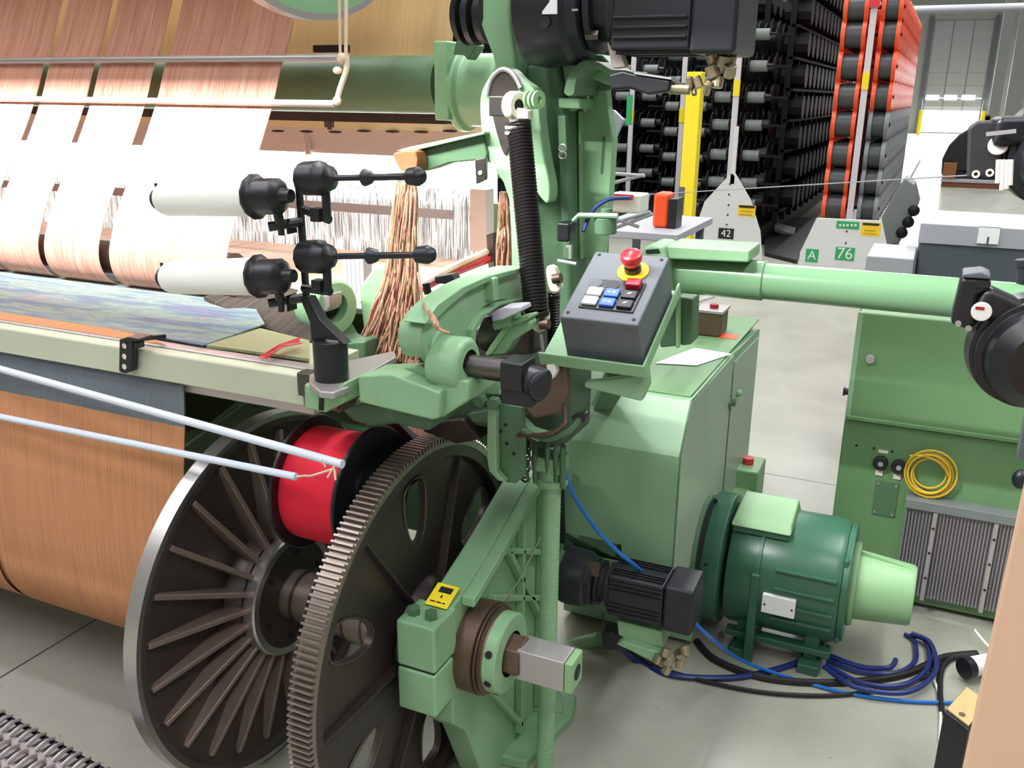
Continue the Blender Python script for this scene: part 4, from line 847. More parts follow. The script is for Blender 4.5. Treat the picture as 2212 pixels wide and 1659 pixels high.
tag(build('hanging_cord', m, 'rope'), 'pale cord hanging down and knotted round the two chrome rod ends', 'cord')
# ------------------------------------------------------------------ red spool
sc = V((-1.06, 1.475, .80)); sp = thing('thread_spool', 'bright red yarn spool with black flanges between the flange and the gear', 'spool', sc)
L0, L1 = -1.145, -1.0
build('yarn', MB().cyl((L0, sc.y, sc.z), (L1, sc.y, sc.z), .122, n=64), 'spoolr', sp)
for x in (L0 - .008, L1): build('spool_flange', MB().lathe((x, sc.y, sc.z), EX, [(0, .02), (0, .143), (.002, .145), (.007, .145), (.009, .143), (.009, .1), (.006, .098), (.006, .02)], 64), 'black', sp)
build('spool_core', MB().ring((L1 + .001, sc.y, sc.z), (L1 + .012, sc.y, sc.z), .075, .066, 48).cyl((L1 - .02, sc.y, sc.z), (L1 + .012, sc.y, sc.z), .03), 'black', sp)
tag(build('spool_hanger', MB().px([(800, 905), (840, 895), (895, 950), (872, 975), (850, 955), (808, 925)], .02, Y=1.60).cyl((L0 - .05, sc.y, sc.z), (-.97, sc.y, sc.z), .018).box((-.985, sc.y + .02, sc.z - .02), (-.965, sc.y + .16, sc.z + .02)), 'black', bev=.003), 'black pointed bracket carrying the red yarn spool', 'bracket')
# ------------------------------------------------------------------ thread stand with cones
bp = at(707, 822, Y=1.36); bx, by = bp.x, 1.375
bs = thing('thread_stand', 'black thread stand on a round base at the end of the breast beam', 'stand', (bx, by, 1.075))
zc = at(707, 738, Y=1.36).z
build('round_base', MB().cyl((bx, by, 1.075), (bx, by, zc), .033, n=40), 'black', bs, .002)
build('base_lid', MB().cyl((bx + .012, by, zc - .001), (bx + .012, by, zc + .003), .018, n=24), 'alu', bs)
tp = at(643, 362, Y=by)
build('post', MB().beam((bx - .014, by, zc), at(662, 640, Y=by), .016, .022, (0, 1, 0)).beam(at(662, 645, Y=by), tp, .010, .012, (0, 1, 0)).prism([at(672, 740, Y=by - .01), at(745, 745, Y=by - .01), at(690, 690, Y=by - .01), at(664, 640, Y=by - .01)], (0, .025, 0)), 'black', bs, .002)
def cone(cx, cyy, lab):
    R = at(*cyy, Y=by - .05); Lp = at(*cx, Y=by - .05)
    d = (Lp - R).normalized(); L = (Lp - R).length
    t = thing('yarn_cone', lab, 'yarn cone', R, 'white cones on the thread stand')
    build('yarn', MB().lathe(R, d, [(0, 0), (0, .034), (.004, .0355), (L * .90, .032), (L * .96, .028), (L, .020), (L, 0)], 48), 'yarnw', t)
    build('cone_tip', MB().cyl(R + d * L, R + d * (L + .006), .020, n=24).cyl(R + d * L, R + d * (L + .020), .006, n=14).cyl(R + d * (L + .004) + EZ * .0, R + d * (L + .006) + EZ * .03, .003, n=8), 'black', t)
    h = build('holder_cup', MB().lathe(R, -d, [(-.004, 0), (-.004, .030), (0, .040), (.006, .042), (.010, .036), (.014, .033), (.055, .033), (.058, .030), (.066, .014), (.085, .012), (.085, 0)], 12, a0=.2), 'black', bs, .001)
    return R, d
for i, (tip, root, arm_y, kb) in enumerate((((345, 430), (548, 425), 490, 0), ((357, 600), (556, 597), 655, 0))):
    R, d = cone(tip, root, 'white yarn cone on the thread stand, %s' % ('upper one, top lost in the glare', 'lower one above the breast beam')[i])
    a = at(598, arm_y - 20, Y=by - .05); q = at(650, arm_y - 5, Y=by)
    build('holder_arm', MB().cyl(R - d * .045, at(605, arm_y - 8, Y=by - .04), .009, n=10).tube([at(580, arm_y, Y=by - .04), at(655, arm_y - 12, Y=by)], .009, 10).cyl(at(606, arm_y - 20, Y=by - .045), at(608, arm_y + 18, Y=by - .045), .006, n=10).box(at(618, arm_y - 16, Y=by - .03), at(642, arm_y + 12, Y=by)), 'black', bs, .001)
    # tensioner to the right
    ty0 = (386, 555)[i]; a = at(655, ty0, Y=by - .02); b = at((918, 940)[i], (381, 550)[i], Y=by - .06); d2 = (b - a).normalized(); L = (b - a).length
    build('tensioner', MB().lathe(a, d2, [(0, 0), (0, .026), (.004, .03), (.045, .031), (.052, .026), (.066, .022), (.072, .010), (.078, .0055), (L * .52, .0055), (L * .521, .012), (L * .53, .015), (L * .57, .012), (L * .60, .006), (L * .88, .0055), (L * .881, .014), (L * .95, .016), (L * .985, .011), (L, .004), (L, 0)], 12), 'black', bs)
    k = at((706, 708)[i], (465, 620)[i], Y=by - .02)
    build('tensioner_knob', MB().cyl(k + V((0, 0, .045)), k + V((0, 0, -.004)), .008, n=10).tube([at(655, (452, 622)[i], Y=by - .01), k + V((.006, 0, -.008))], .008, 10).box(k + V((-.03, -.01, -.012)), k + V((-.01, .012, .012))), 'black', bs, .001)
# sensor on beam
a = at(258, 735, Y=BY - .012)
t = thing('beam_sensor', 'small black clamp with three holes and a long finger on the breast beam', 'sensor', a)
build('body', MB().px([(257, 732), (285, 736), (283, 803), (268, 808), (256, 803)], .02, Y=BY - .024), 'black', t, .003)
build('hook', MB().px([(284, 752), (298, 754), (297, 740), (284, 738)], .02, Y=BY - .02).px([(257, 735), (275, 728), (300, 732), (300, 738), (258, 740)], .04, Y=BY - .03), 'black', t, .002)
build('finger', MB().beam(at(285, 734, Y=BY - .02), at(358, 726, Y=BY + .05), .008, .010), 'black', t, .002)
for y in (747, 770, 792): c_ = at(269, y, Y=BY - .0245); build('hole', MB().cyl(c_, c_ + V((0, -.001, 0)), .0062, n=14), 'greyn', t)
# ------------------------------------------------------------------ tassel of yarn
random.seed(11)
def tassel(name, label, top, tw, mids, n, Y, r=.0035):
    m = MB()
    for i in range(n):
        s = random.random(); k = random.random()
        pts = []
        for (xl, xr, y) in mids: pts.append(at(xl + (xr - xl) * (s * .85 + .15 * random.random()), y + random.uniform(-12, 12) * (y > top + 60), Y=Y + random.uniform(-.035, .03)))
        m.tube(pts, r, 5, 4)
    return tag(build(name, m, 'tassel'), label, 'yarn', kind='stuff')
tassel('yarn_tassel', 'thick tassel of pink and olive yarn ends hanging from the wooden arm end', 370, 0, [(862, 894, 372), (850, 902, 420), (838, 900, 520), (830, 905, 600), (800, 910, 680), (765, 912, 755), (758, 905, 790)], 330, 1.78, .0025)
tag(build('tassel_cap', MB().cyl(at(875, 372, Y=1.9) + V((0, -.03, .004)), at(875, 372, Y=1.9) + V((0, -.03, -.008)), .026, n=24), 'alu'), 'flat grey cap from which the pink tassel hangs', 'cap')
tassel('yarn_tassel', 'pink yarn ends hanging beside the loom column left of the long spring', 420, 0, [(1080, 1094, 415), (1076, 1100, 460), (1072, 1104, 520), (1070, 1106, 580)], 90, 2.35, .003)
m = MB()
for i in range(12): m.tube([at(900 + i, 800 + random.random() * 8, Y=1.5), at(885 + random.random() * 20, 780, Y=1.5), at(880 + i, 820, Y=1.45), at(905 + random.random() * 12, 845, Y=1.4)], .003, 5, 4)
m.tube([at(903, 590, Y=1.6), at(915, 655, Y=1.4), at(935, 690, Y=1.22), at(950, 712, Y=1.2), at(972, 720, Y=1.2)], .0028, 6, 5)
for i in range(6): m.tube([at(925, 672, Y=1.24), at(940, 690 + i * 3, Y=1.22), at(948 + i, 712, Y=1.2)], .003, 5, 4)
tag(build('loose_yarn_ends', m, 'tassel'), 'stray pink yarn ends draped over the curved arm and front casting', 'yarn')
tag(build('pink_yarn_wad', MB().px([(866, 925), (900, 914), (975, 930), (970, 952), (905, 948)], .1, Y=1.80), 'y_pink', bev=.01), 'wad of pink yarn lying under the green casting behind the gear top', 'yarn')
bpy.data.objects.remove(bpy.data.objects['pink_lint_pad'])
# ------------------------------------------------------------------ control box
th = math.radians(27); uw = V((0, math.cos(th), math.sin(th))); un = V((0, -math.sin(th), math.cos(th)))
c0 = at(1208, 684, Y=1.5); W = .148; Lb = .205; Hb = .099; o = c0 - un * Hb
cbx = thing('control_box', 'grey control box with a red emergency button on a green tray', 'control box', o)
def onb(a, b, h=0): return c0 + EX * a + uw * b + un * h
def bbox(a, b, h, sa, sb, sh): return MB().box(onb(a, b, h), (sa, sb, sh), EX, uw, un)
cs = build('case', bbox(0, 0, -Hb, W, Lb, Hb), 'grey', cbx, .004)
build('lid_seam', bbox(-.0004, -.0004, -.012, W + .0008, Lb + .0008, .0012), 'greyd', cbx)
for a in (.012, W - .012):
    for b in (.014, Lb - .012): build('lid_screw', MB().cyl(onb(a, b, -.001), onb(a, b, .001), .0035, n=12), 'ink', cbx)
kp = build('keypad_plate', bbox(.026, .030, 0, .104, .086, .003), 'black', cbx, .002)
for r in range(2):
    for c in range(3):
        b_ = build('push_button', bbox(.030 + c * .033, .036 + r * .027, .003, .028, .022, .006), ('white', 'blue', 'blackm')[c], cbx, .002)
        p0 = onb(.044 + c * .033, .047 + r * .027, .0092)
        if c < 2:
            for k in (-.005, .004): build('symbol', MB().ring(p0 + EX * k - un * .0004, p0 + EX * k + un * .0003, .0032, .002, 14), 'greyn' if c == 0 else 'white', b_)
        else: build('symbol', MB().prism([p0 + EX * -.004 - uw * .003, p0 + EX * .002 - uw * .001, p0 + EX * .005 + uw * .004, p0 - EX * .002 + uw * .002], un * .0004), 'white', b_)
build('red_push_button', bbox(.096, .092, .002, .028, .021, .014), 'redm', cbx, .003)
for a in (.036, .070): build('blank_plug', MB().cyl(onb(a, .102, 0), onb(a, .102, .004), .013, n=24), 'greyd' if a < .05 else 'blackm', cbx)
e = onb(.094, .148, 0)
es = build('emergency_disc', MB().cyl(e, e + un * .004, .030, n=40), 'yellow', cbx, .001)
build('emergency_collar', MB().cyl(e + un * .004, e + un * .014, .016, n=24), 'black', cbx)
build('emergency_button', MB().lathe(e + un * .012, un, [(0, 0), (0, .011), (.012, .0145), (.016, .0195), (.024, .0205), (.030, .019), (.034, .013), (.036, 0)], 40), 'red', cbx)
build('tray', MB().box(c0 - un * (Hb + .009) - EX * .05 - uw * .014, (W + .058, Lb + .04, .008), EX, uw, un).box(c0 - un * (Hb + .009) - EX * .05 - uw * .018, (W + .058, .005, .028), EX, uw, un).box(c0 - un * (Hb + .009) + EX * (W + .004) - uw * .018, (.005, Lb + .044, .028), EX, uw, un), 'green', cbx, .002)
build('tray_bracket', MB().px([(1262, 825), (1370, 812), (1398, 795), (1402, 832), (1385, 868), (1262, 838)], .02, Y=1.56), 'cabp', cbx, .004)
build('bracket_leg', MB().beam(at(1340, 800, Y=1.66), at(1300, 880, Y=2.2), .05, .03), 'greend', cbx, .003)
# ------------------------------------------------------------------ middle cabinet (drive housing)
mc = thing('drive_cabinet', 'pale green drive cabinet with a sloped front right of the loom column', 'cabinet', (-.7, 2.6, 0))
xr = -.5; xl = -.92
pf = [(2.117, .02), (2.122, .78), (2.168, .868), (2.34, .885), (2.42, .95), (3.14, .815 + .02), (3.14, .02)]
pf = [(2.10, .34), (2.10, .742), (2.178, .868), (2.62, .868), (3.14, .84), (3.14, .02), (2.42, .02), (2.42, .34)]
build('body', MB().prism([(xr, y, z_) for y, z_ in pf], (xl - xr, 0, 0)), 'cabp', mc, .003, sharp=15)
build('top_plate', MB().box((xl - .02, 2.20, .868), (xr - .006, 3.14, .874)), 'cabg', mc, .002)
build('side_overlay', MB().prism([(xr, 2.105, .345), (xr, 2.105, .742), (xr, 2.182, .864), (xr, 2.684, .860), (xr, 2.684, .345)], (.004, 0, 0)), 'cabs', mc, .001)  # thin overlay turning the cabinet side paler and greyer than its front
build('side_door', MB().prism([(xr, 2.70, .30), (xr, 2.70, .835), (xr, 3.10, .820), (xr, 3.10, .30)], (.006, 0, 0)), 'cabs', mc, .002)
build('door_gap', MB().box((xr, 2.688, .25), (xr + .003, 2.698, .80)), 'ink', mc)
build('door_latch', MB().box((xr, 2.66, .70), (xr + .012, 2.70, .715)).cyl((xr, 2.69, .71), (xr + .02, 2.69, .71), .012, n=12), 'greend', mc, .001)
build('door_knob', MB().ball((xr + .012, 2.77, .715), .012), 'green', mc)
for y, z_ in ((2.2, .84), (2.19, .82)): build('gasket_chip', MB().box((xr, y, z_), (xr + .002, y + .01, z_ + .015)), 'ink', mc)
build('front_edge_trim', MB().tube([(xr + .001, 2.10, .34), (xr + .001, 2.10, .742), (xr + .001, 2.178, .868), (xr + .001, 3.1, .845)], .002, 6), 'greend', mc)
build('front_skirt', MB().px([(1215, 1145), (1345, 1175), (1345, 1215), (1215, 1190)], .02, Y=2.10), 'greend', mc, .003)
c_ = at(1408, 1103, Y=2.118); build('screw', MB().cyl(c_, c_ + V((0, -.004, 0)), .004, n=8), 'ink', mc)
build('base', MB().box((xl + .02, 2.45, 0), (xr - .02, 3.1, .03)), 'greend', mc)
ppr = [at(x, y, Z=.876) for x, y in ((1415, 785), (1505, 790), (1580, 765), (1500, 752))]
tag(build('paper_sheet', MB().prism(ppr, (0, 0, .001)), 'paper'), 'white paper sheet lying on the drive cabinet top', 'paper')
a = at(1573, 726, Z=.875); tag(build('red_sticker', MB().box((a.x - .03, a.y - .03, .874), (a.x + .03, a.y + .03, .8755)), 'orange'), 'small orange-red worn sticker on the cabinet top', 'sticker')
# oil pot with red cap
a = at(1498, 725, Z=.875); c0_, c1_ = a, at(1562, 728, Z=.875)
t = thing('oil_pot', 'grubby clear square oil container with a red cap on the cabinet top', 'container', (a.x, a.y, .875))
w0 = at(1505, 725, Y=2.85); w1 = at(1560, 725, Y=2.85); hh = at(1530, 672, Y=2.85).z
build('box', MB().box((w0.x, 2.82, .875), (w1.x, 2.92, hh)), 'rust', t, .004); build('lid', MB().box((w0.x - .004, 2.815, hh), (w1.x + .004, 2.925, hh + .01)), 'alu', t, .002)
c_ = at(1541, 668, Y=2.85); build('red_cap', MB().cyl((c_.x, 2.86, hh), (c_.x, 2.86, hh + .022), .014, n=16), 'redm', t)
t = thing('lubricator_nozzles', 'cluster of clear nozzles and fittings beside the oil container', 'fittings', at(1500, 680, Y=2.7))
build('fittings', MB().cyl(at(1497, 690, Y=2.7), at(1497, 655, Y=2.7), .012, n=10).box(at(1490, 700, Y=2.7), at(1508, 672, Y=2.74)).tube([at(1500, 655, Y=2.7), at(1515, 648, Y=2.7), at(1542, 640, Y=2.7)], .006, 8, 4), 'alu', t)
# column behind the control box that carries the tube
t = thing('tube_bracket', 'green cast bracket holding the long green tube behind the control box', 'bracket', (-.5, 2.3, .87))
build('upright', MB().px([(1425, 640), (1462, 640), (1462, 748), (1425, 752)], .10, Y=2.34).px([(1462, 640), (1496, 645), (1494, 745), (1470, 748)], .08, Y=2.36), 'greend', t, .006)
build('upright_edge', MB().px([(1459, 640), (1467, 640), (1467, 752), (1459, 752)], .02, Y=2.33), 'motp', t, .002)
build('top_block', MB().px([(1378, 560), (1388, 535), (1408, 528), (1435, 530), (1440, 560), (1440, 640), (1400, 640)], .12, Y=2.20), 'cabp', t, .010)
build('top_slot', MB().px([(1395, 540), (1422, 538), (1426, 546), (1396, 548)], .004, Y=2.197), 'ink', t)
build('sleeve_cover', MB().px([(1438, 530), (1620, 540), (1618, 568), (1440, 560)], .14, Y=2.22), 'green', t, .006)
# long green tube
TY = 2.3; A = at(1644, 604, Y=TY - .04); B = at(2075, 640, Y=TY - .04)
zc_ = (at(1648, 564, Y=TY).z + at(1648, 645, Y=TY).z) / 2 - .002; rt = (at(1648, 564, Y=TY).z - at(1648, 645, Y=TY).z) / 2
t = thing('support_tube', 'long glossy green tube reaching right from the bracket behind the control box', 'tube', (-.3, TY, zc_))
build('tube', MB().cyl((A.x - .02, TY, zc_), (1.6, TY, zc_), rt * .97, n=64), 'tubeg', t)
build('sleeve', MB().lathe((at(1440, 600, Y=TY).x, TY, zc_), EX, [(0, 0), (0, rt * 1.06), (A.x - at(1440, 600, Y=TY).x, rt * 1.06), (A.x - at(1440, 600, Y=TY).x + .003, rt * 1.0), (A.x - at(1440, 600, Y=TY).x + .003, 0)], 64), 'tubeg', t)
# ------------------------------------------------------------------ right cabinet
rc = thing('electrical_cabinet', 'large green electrical cabinet with a ribbed heat sink at the right', 'cabinet', (.6, 3.2, 0))
CYY = 2.95; cl = at(1790, 1200, Y=CYY).x
zf = at(1900, 915, Y=CYY).z; ztop = .972
build('upper_body', MB().box((cl, CYY, zf), (1.7, CYY + .75, ztop)), 'cabg', rc, .006)
build('lower_body', MB().prism([(cl - .005, CYY + .012, zf - .004), (cl - .005, CYY + .012, .02), (cl - .005, CYY + .75, .02), (cl - .005, CYY + .75, zf - .004)], (1.9, 0, 0)), 'cabg', rc, .006)
build('door_lip', MB().box((cl, CYY - .006, zf), (1.7, CYY + .01, zf + .014)), 'cabg', rc, .003)
build('corner_fold', MB().box((cl - .004, CYY - .002, zf), (cl + .012, CYY + .01, ztop)), 'cabp', rc, .002)
build('plinth', MB().box((cl + .03, CYY + .06, 0), (1.65, CYY + .7, .02)), 'irond', rc)
c_ = at(1880, 775, Y=CYY); build('lock', MB().cyl(c_, c_ + V((0, -.012, 0)), .014, n=16), 'alu', rc, .002)
c_ = at(1816, 848, Y=CYY); build('side_knob', MB().cyl((cl, CYY + .02, c_.z), (cl - .016, CYY + .02, c_.z), .011, n=16).box((cl - .02, CYY + .01, c_.z - .012), (cl - .014, CYY + .03, c_.z + .012)), 'black', rc)
YL = CYY + .012
for x, y in ((1850, 962), (1888, 968), (1927, 975)): c_ = at(x, y, Y=YL); build('screw', MB().cyl(c_, c_ + V((0, -.003, 0)), .004, n=8), 'ink', rc)
a, b = at(1898, 971, Y=YL), at(1918, 980, Y=YL); build('tag_strip', MB().box((a.x, YL - .002, b.z), (b.x, YL, a.z)), 'white', rc)
for x, y in ((1903, 998), (1942, 1006)):
    c_ = at(x, y, Y=YL); s_ = build('socket', MB().cyl(c_, c_ + V((0, -.02, 0)), .023, n=24), 'black', rc, .002); build('socket_pin', MB().cyl(c_ + V((0, -.02, 0)), c_ + V((0, -.022, 0)), .008, n=12), 'greyl', s_)
    build('socket_strap', MB().box(c_ + V((-.012, -.006, -.045)), c_ + V((.010, -.002, -.02))), 'greyn', s_)
a, b = at(1893, 1036, Y=YL), at(1932, 1118, Y=YL); pl = build('cover_plate', MB().box((a.x, YL - .004, b.z), (b.x, YL, a.z)), 'greend', rc, .001)
for x in (a.x + .008, b.x - .008):
    for z_ in (a.z - .01, b.z + .01): build('plate_rivet', MB().cyl((x, YL - .004, z_), (x, YL - .007, z_), .004, n=10), 'alu', pl)
a = at(1958, 1062, Y=YL); b = at(1925, 1265, Y=YL)
hs = build('heat_sink', MB().box((a.x + .005, YL - .03, b.z), (a.x + .42, YL, a.z - .03)), 'hsink', rc)
m = MB(); 
for i in range(42): m.box((a.x + .006 + i * .0099, YL - .042, b.z + .003), (a.x + .0100 + i * .0099, YL - .03, a.z - .032))
build('fins', m, 'hsink', hs); tag_ = build('top_cowl', MB().box((a.x, YL - .06, a.z - .03), (a.x + .425, YL, a.z + .0)), 'drumg', hs, .002)
for i, dx_ in enumerate((.085, .255)):
    build('mount_strip', MB().box((a.x + dx_, YL - .058, b.z), (a.x + dx_ + .012, YL - .03, a.z - .032)), 'alu', hs)
    for k in (.24, .5, .75): build('mount_screw', MB().cyl((a.x + dx_ + .006, YL - .058, b.z + (a.z - b.z) * k), (a.x + dx_ + .006, YL - .061, b.z + (a.z - b.z) * k), .004, n=8), 'ink', hs)
c_ = at(1833, 1210, Y=YL); build('black_cap', MB().cyl(c_, c_ + V((0, -.006, 0)), .016), 'blackm', rc)
c_ = at(2205, 1035, Y=YL - .1); build('handle', MB().ball(c_, .03, (.8, .6, 1)), 'black', rc)
# yellow cable coil
m = MB(); cc = at(2008, 1024, Y=YL - .02); random.seed(2)
for i in range(5):
    r_ = .050 + .007 * i; m.tube([cc + V((r_ * math.cos(k * PI / 12) * .95 + .003 * math.sin(i * 2), -.006 * (i % 3), r_ * math.sin(k * PI / 12) + .003 * math.cos(i * 3))) for k in range(24)], .0036, 6, closed=True)
m.tube([at(1966, 985, Y=YL - .02), at(1995, 985, Y=YL - .03), at(2030, 1000, Y=YL - .03), at(2052, 1030, Y=YL - .03)], .0045, 6, 5)
tag(build('cable_coil', m, 'ycable'), 'coiled yellow cable hanging on the electrical cabinet above the heat sink', 'cable')
# ------------------------------------------------------------------ gearmotors
def fins(t, a, d, u, v, R, L, n, mat, name='cooling_fin', h=.012):
    pass
def black_motor(name, label, base, d, S_, up=EZ, Lb=2.1, Lf=1.1, hd=1.35):
    "gear head, flange, finned square motor body and fan cover, along d"
    d = V(d).normalized(); s = d.cross(up).normalized(); u = s.cross(d).normalized(); base = V(base)
    t = thing(name, label, 'motor', base)
    build('gear_head', MB().lathe(base, d, [(0, 0), (0, S_ * 1.05), (S_ * .35, S_ * 1.1), (S_ * .9, S_ * 1.05), (S_ * 1.0, S_ * .95), (S_ * (hd - .1), S_ * .92), (S_ * hd, S_ * .7), (S_ * hd, 0)], 40), 'blackm', t, .002)
    build('coupling_flange', MB().lathe(base + d * S_ * hd, d, [(0, 0), (0, S_ * .85), (S_ * .12, S_ * .85), (S_ * .14, S_ * .65), (S_ * .4, S_ * .65), (S_ * .42, S_ * .85), (S_ * .6, S_ * .85), (S_ * .6, 0)], 32), 'blackm', t, .001)
    for k in range(4):
        a = PI / 4 + k * PI / 2; p = base + d * S_ * 1.30 + (s * math.cos(a) + u * math.sin(a)) * S_ * .78; build('flange_bolt', MB().cyl(p, p + d * S_ * .25, S_ * .09, n=6), 'steeld', t)
    o = base + d * S_ * (hd + .55); Lm = S_ * Lb; w_ = S_ * .82
    build('motor_body', MB().box(o - s * w_ - u * w_, (Lm, 2 * w_, 2 * w_), d, s, u), 'blackm', t, .006)
    for q, (n1, n2) in enumerate(((s, u), (-s, u), (u, s), (-u, s))):
        for k in (-.75, -.55, -.35, .35, .55, .75): build('cooling_fin', MB().box(o + d * Lm * .04 + n1 * w_ + n2 * w_ * k - n2 * S_ * .02, (Lm * .92, S_ * .07, S_ * .04), d, n1, n2), 'black', t, .001)
    build('fan_cover', MB().box(o + d * Lm - s * w_ * 1.1 - u * w_ * 1.1, (S_ * Lf, 2.2 * w_, 2.2 * w_), d, s, u), 'blackm', t, .010)
    return t, o, d, s, u
mp = at(1112, 20, Y=2.0)
t, o_, d_, s_, u_ = black_motor('drive_motor', 'large black gearmotor mounted at the top beside the green head casting', V((mp.x + .05, 1.99, at(1112, 25, Y=1.9).z + .015)), (1, .0, .0), .115, Lb=1.45, Lf=.8, hd=1.3)
a = at(1192, 0, Y=1.88); build('name_plate', MB().box((a.x - .016, 1.868, a.z - .028), (a.x + .016, 1.88, a.z + .03)), 'paper', t)
build('lift_boss', MB().cyl(at(1190, 50, Y=1.90), at(1190, 50, Y=1.90) + V((0, -.035, 0)), .012, n=14), 'blackm', t)
for x in (1120, 1235): build('plate_pin', MB().box(at(x, 19, Y=1.872), at(x + 14, 24, Y=1.876)), 'alu', t)
ar = thing('motor_cable_arm', 'black angled cable conduit with a metal connector under the top motor', 'conduit', at(1350, 170, Y=1.95))
build('conduit', MB().px([(1313, 160), (1345, 152), (1370, 158), (1450, 172), (1445, 198), (1400, 205), (1360, 192), (1318, 195)], .04, Y=1.93), 'black', ar, .006)
build('conduit_edge', MB().px([(1368, 155), (1450, 168), (1450, 172), (1370, 160)], .03, Y=1.925), 'alu', ar)
build('connector_pipe', MB().cyl(at(1445, 190, Y=1.95), at(1490, 192, Y=1.95), .012, n=16), 'brass', ar)
m = MB(); random.seed(9)
for x, y, r_ in ((1490, 190, .013), (1500, 205, .010), (1512, 190, .016), (1525, 203, .014), (1548, 190, .020), (1545, 165, .026), (1560, 145, .028), (1575, 165, .022), (1540, 140, .016), (1582, 130, .014)):
    p = at(x, y, Y=1.95); m.cyl(p, p + V((random.uniform(-.01, .01), random.uniform(-.02, .02), .022)), r_ * .6, n=8)
build('metal_connector', m, 'brass', ar, .002)
build('mount_gusset', MB().px([(1310, 90), (1330, 90), (1352, 145), (1322, 148)], .03, Y=1.96), 'greyn', ar, .003)
# lower gearmotor
a = at(1215, 1245, Y=2.0); b = at(1500, 1318, Y=1.99)
t, o_, d_, s_, u_ = black_motor('drive_motor', 'black gearmotor low beside the bearing stand, in front of the cabinet', at(1222, 1240, Y=1.98), (1, .02, -.0), .068)
build('rusty_stain_patch', MB().px([(1272, 1215), (1295, 1215), (1292, 1245), (1280, 1245)], .004, Y=1.905), 'rust', t)
tb = thing('terminal_tray', 'pale green metal tray with silver cable glands under the lower black motor', 'tray', at(1400, 1390, Y=1.98))
build('tray', MB().px([(1332, 1340), (1430, 1365), (1432, 1400), (1360, 1385), (1335, 1372)], .10, Y=1.96).px([(1330, 1392), (1345, 1385), (1425, 1410), (1415, 1432)], .10, Y=1.94), 'green', tb, .004)
m = MB(); random.seed(4)
for x, y, r_ in ((1425, 1415, .011), (1440, 1400, .012), (1450, 1420, .013), (1465, 1408, .014), (1478, 1395, .012), (1470, 1425, .012), (1445, 1438, .011), (1432, 1425, .009)):
    p = at(x, y, Y=1.93); m.cyl(p, p + V((random.uniform(-.012, .012), random.uniform(-.01, .01), -.02)), r_, n=8)
build('cable_gland', m, 'brass', tb, .001)
build('hook_frame', MB().tube([at(1303, 1325, Y=1.95), at(1303, 1365, Y=1.95), at(1325, 1368, Y=1.95)], .003, 6).px([(1298, 1370), (1345, 1370), (1340, 1405), (1305, 1402)], .05, Y=1.97), 'black', tb)
tag(build('floor_conduit', MB().tube([at(1228, 1395, Y=2.3), at(1295, 1380, Y=2.3)], .022, 16), 'green'), 'short green conduit stub lying below the lower black motor', 'conduit')
# big green motor
gm = thing('main_motor', 'big dark green electric motor standing on the floor before the cabinet', 'motor', (-.2, 2.55, 0))
MY, MZ = 2.60, .235; MR = .185
a = at(1500, 1250, Y=MY).x; x0, x1, x2, x3 = at(1490, 1230, Y=MY - .1).x, at(1575, 1250, Y=MY - .1).x, at(1815, 1290, Y=MY - .1).x, at(1965, 1350, Y=MY - .05).x
build('end_bell', MB().lathe((x0 - .02, MY, MZ), EX, [(0, 0), (0, MR * .8), (.02, MR * 1.0), (.06, MR * 1.08), (x1 - x0, MR * 1.08), (x1 - x0 + .005, MR), (x1 - x0 + .005, 0)], 56), 'motg', gm, .003)
bd = build('stator_body', MB().lathe((x1, MY, MZ), EX, [(0, 0), (0, MR * .98), (.01, MR), (x2 - x1 - .02, MR), (x2 - x1, MR * .95), (x2 - x1, 0)], 56), 'motg', gm)
build('body_strap', MB().ring((x1 + .085, MY, MZ), (x1 + .095, MY, MZ), MR + .006, MR - .01, 56), 'motg', gm)
for z_ in (-.07, -.02, .03, .08): 
    yy = MY - math.sqrt(MR ** 2 - z_ ** 2); build('body_rib', MB().box((x1 + .14, yy - .010, MZ + z_ - .004), (x2 - .01, yy + .03, MZ + z_ + .004)), 'motg', gm, .002)
build('lower_rail', MB().box((x1 + .01, MY - MR * .80, .055), (x2 - .005, MY - MR * .6, .075)), 'motg', gm, .003)
build('end_shield', MB().lathe((x2, MY, MZ), EX, [(0, 0), (0, MR * 1.02), (.012, MR * 1.02), (.014, MR * .7), (.014, 0)], 4, a0=PI / 4).cyl((x2, MY, MZ), (x2 + .02, MY, MZ), MR * .94, n=48), 'motg', gm, .004)
build('end_ring', MB().lathe((x2 + .015, MY, MZ), EX, [(0, 0), (0, .12), (.012, .125), (.022, .12), (.022, 0)], 48), 'motp', gm, .002)
build('fan_cowl', MB().lathe((x2 + .035, MY, MZ), EX, [(0, 0), (0, .102), (x3 - x2 - .045, .088), (x3 - x2 - .035, .083), (x3 - x2 - .035, 0)], 48), 'motp', gm, .003)
build('cowl_fin', MB().prism([(x2 + .03, MY - .012, MZ + .115), (x2 + .03, MY - .012, MZ + .09), (x3 - .01, MY - .012, MZ + .075), (x3 - .01, MY - .012, MZ + .088)], (0, .006, 0)), 'motp', gm)
tx0, tx1 = at(1590, 1110, Y=MY - .08).x, at(1712, 1130, Y=MY - .08).x; tz = at(1600, 1115, Y=MY - .08).z
build('terminal_box', MB().box((tx0, MY - .12, MZ + MR * .8), (tx1, MY + .06, tz - .01)), 'motg', gm, .006)
build('terminal_lid', MB().hexa([(tx0 - .006, MY - .13, tz - .012), (tx1 + .006, MY - .13, tz - .012), (tx1 + .006, MY + .07, tz - .012), (tx0 - .006, MY + .07, tz - .012), (tx0, MY - .10, tz + .01), (tx1, MY - .10, tz + .01), (tx1, MY + .05, tz + .03), (tx0, MY + .05, tz + .03)]), 'motp', gm, .006)
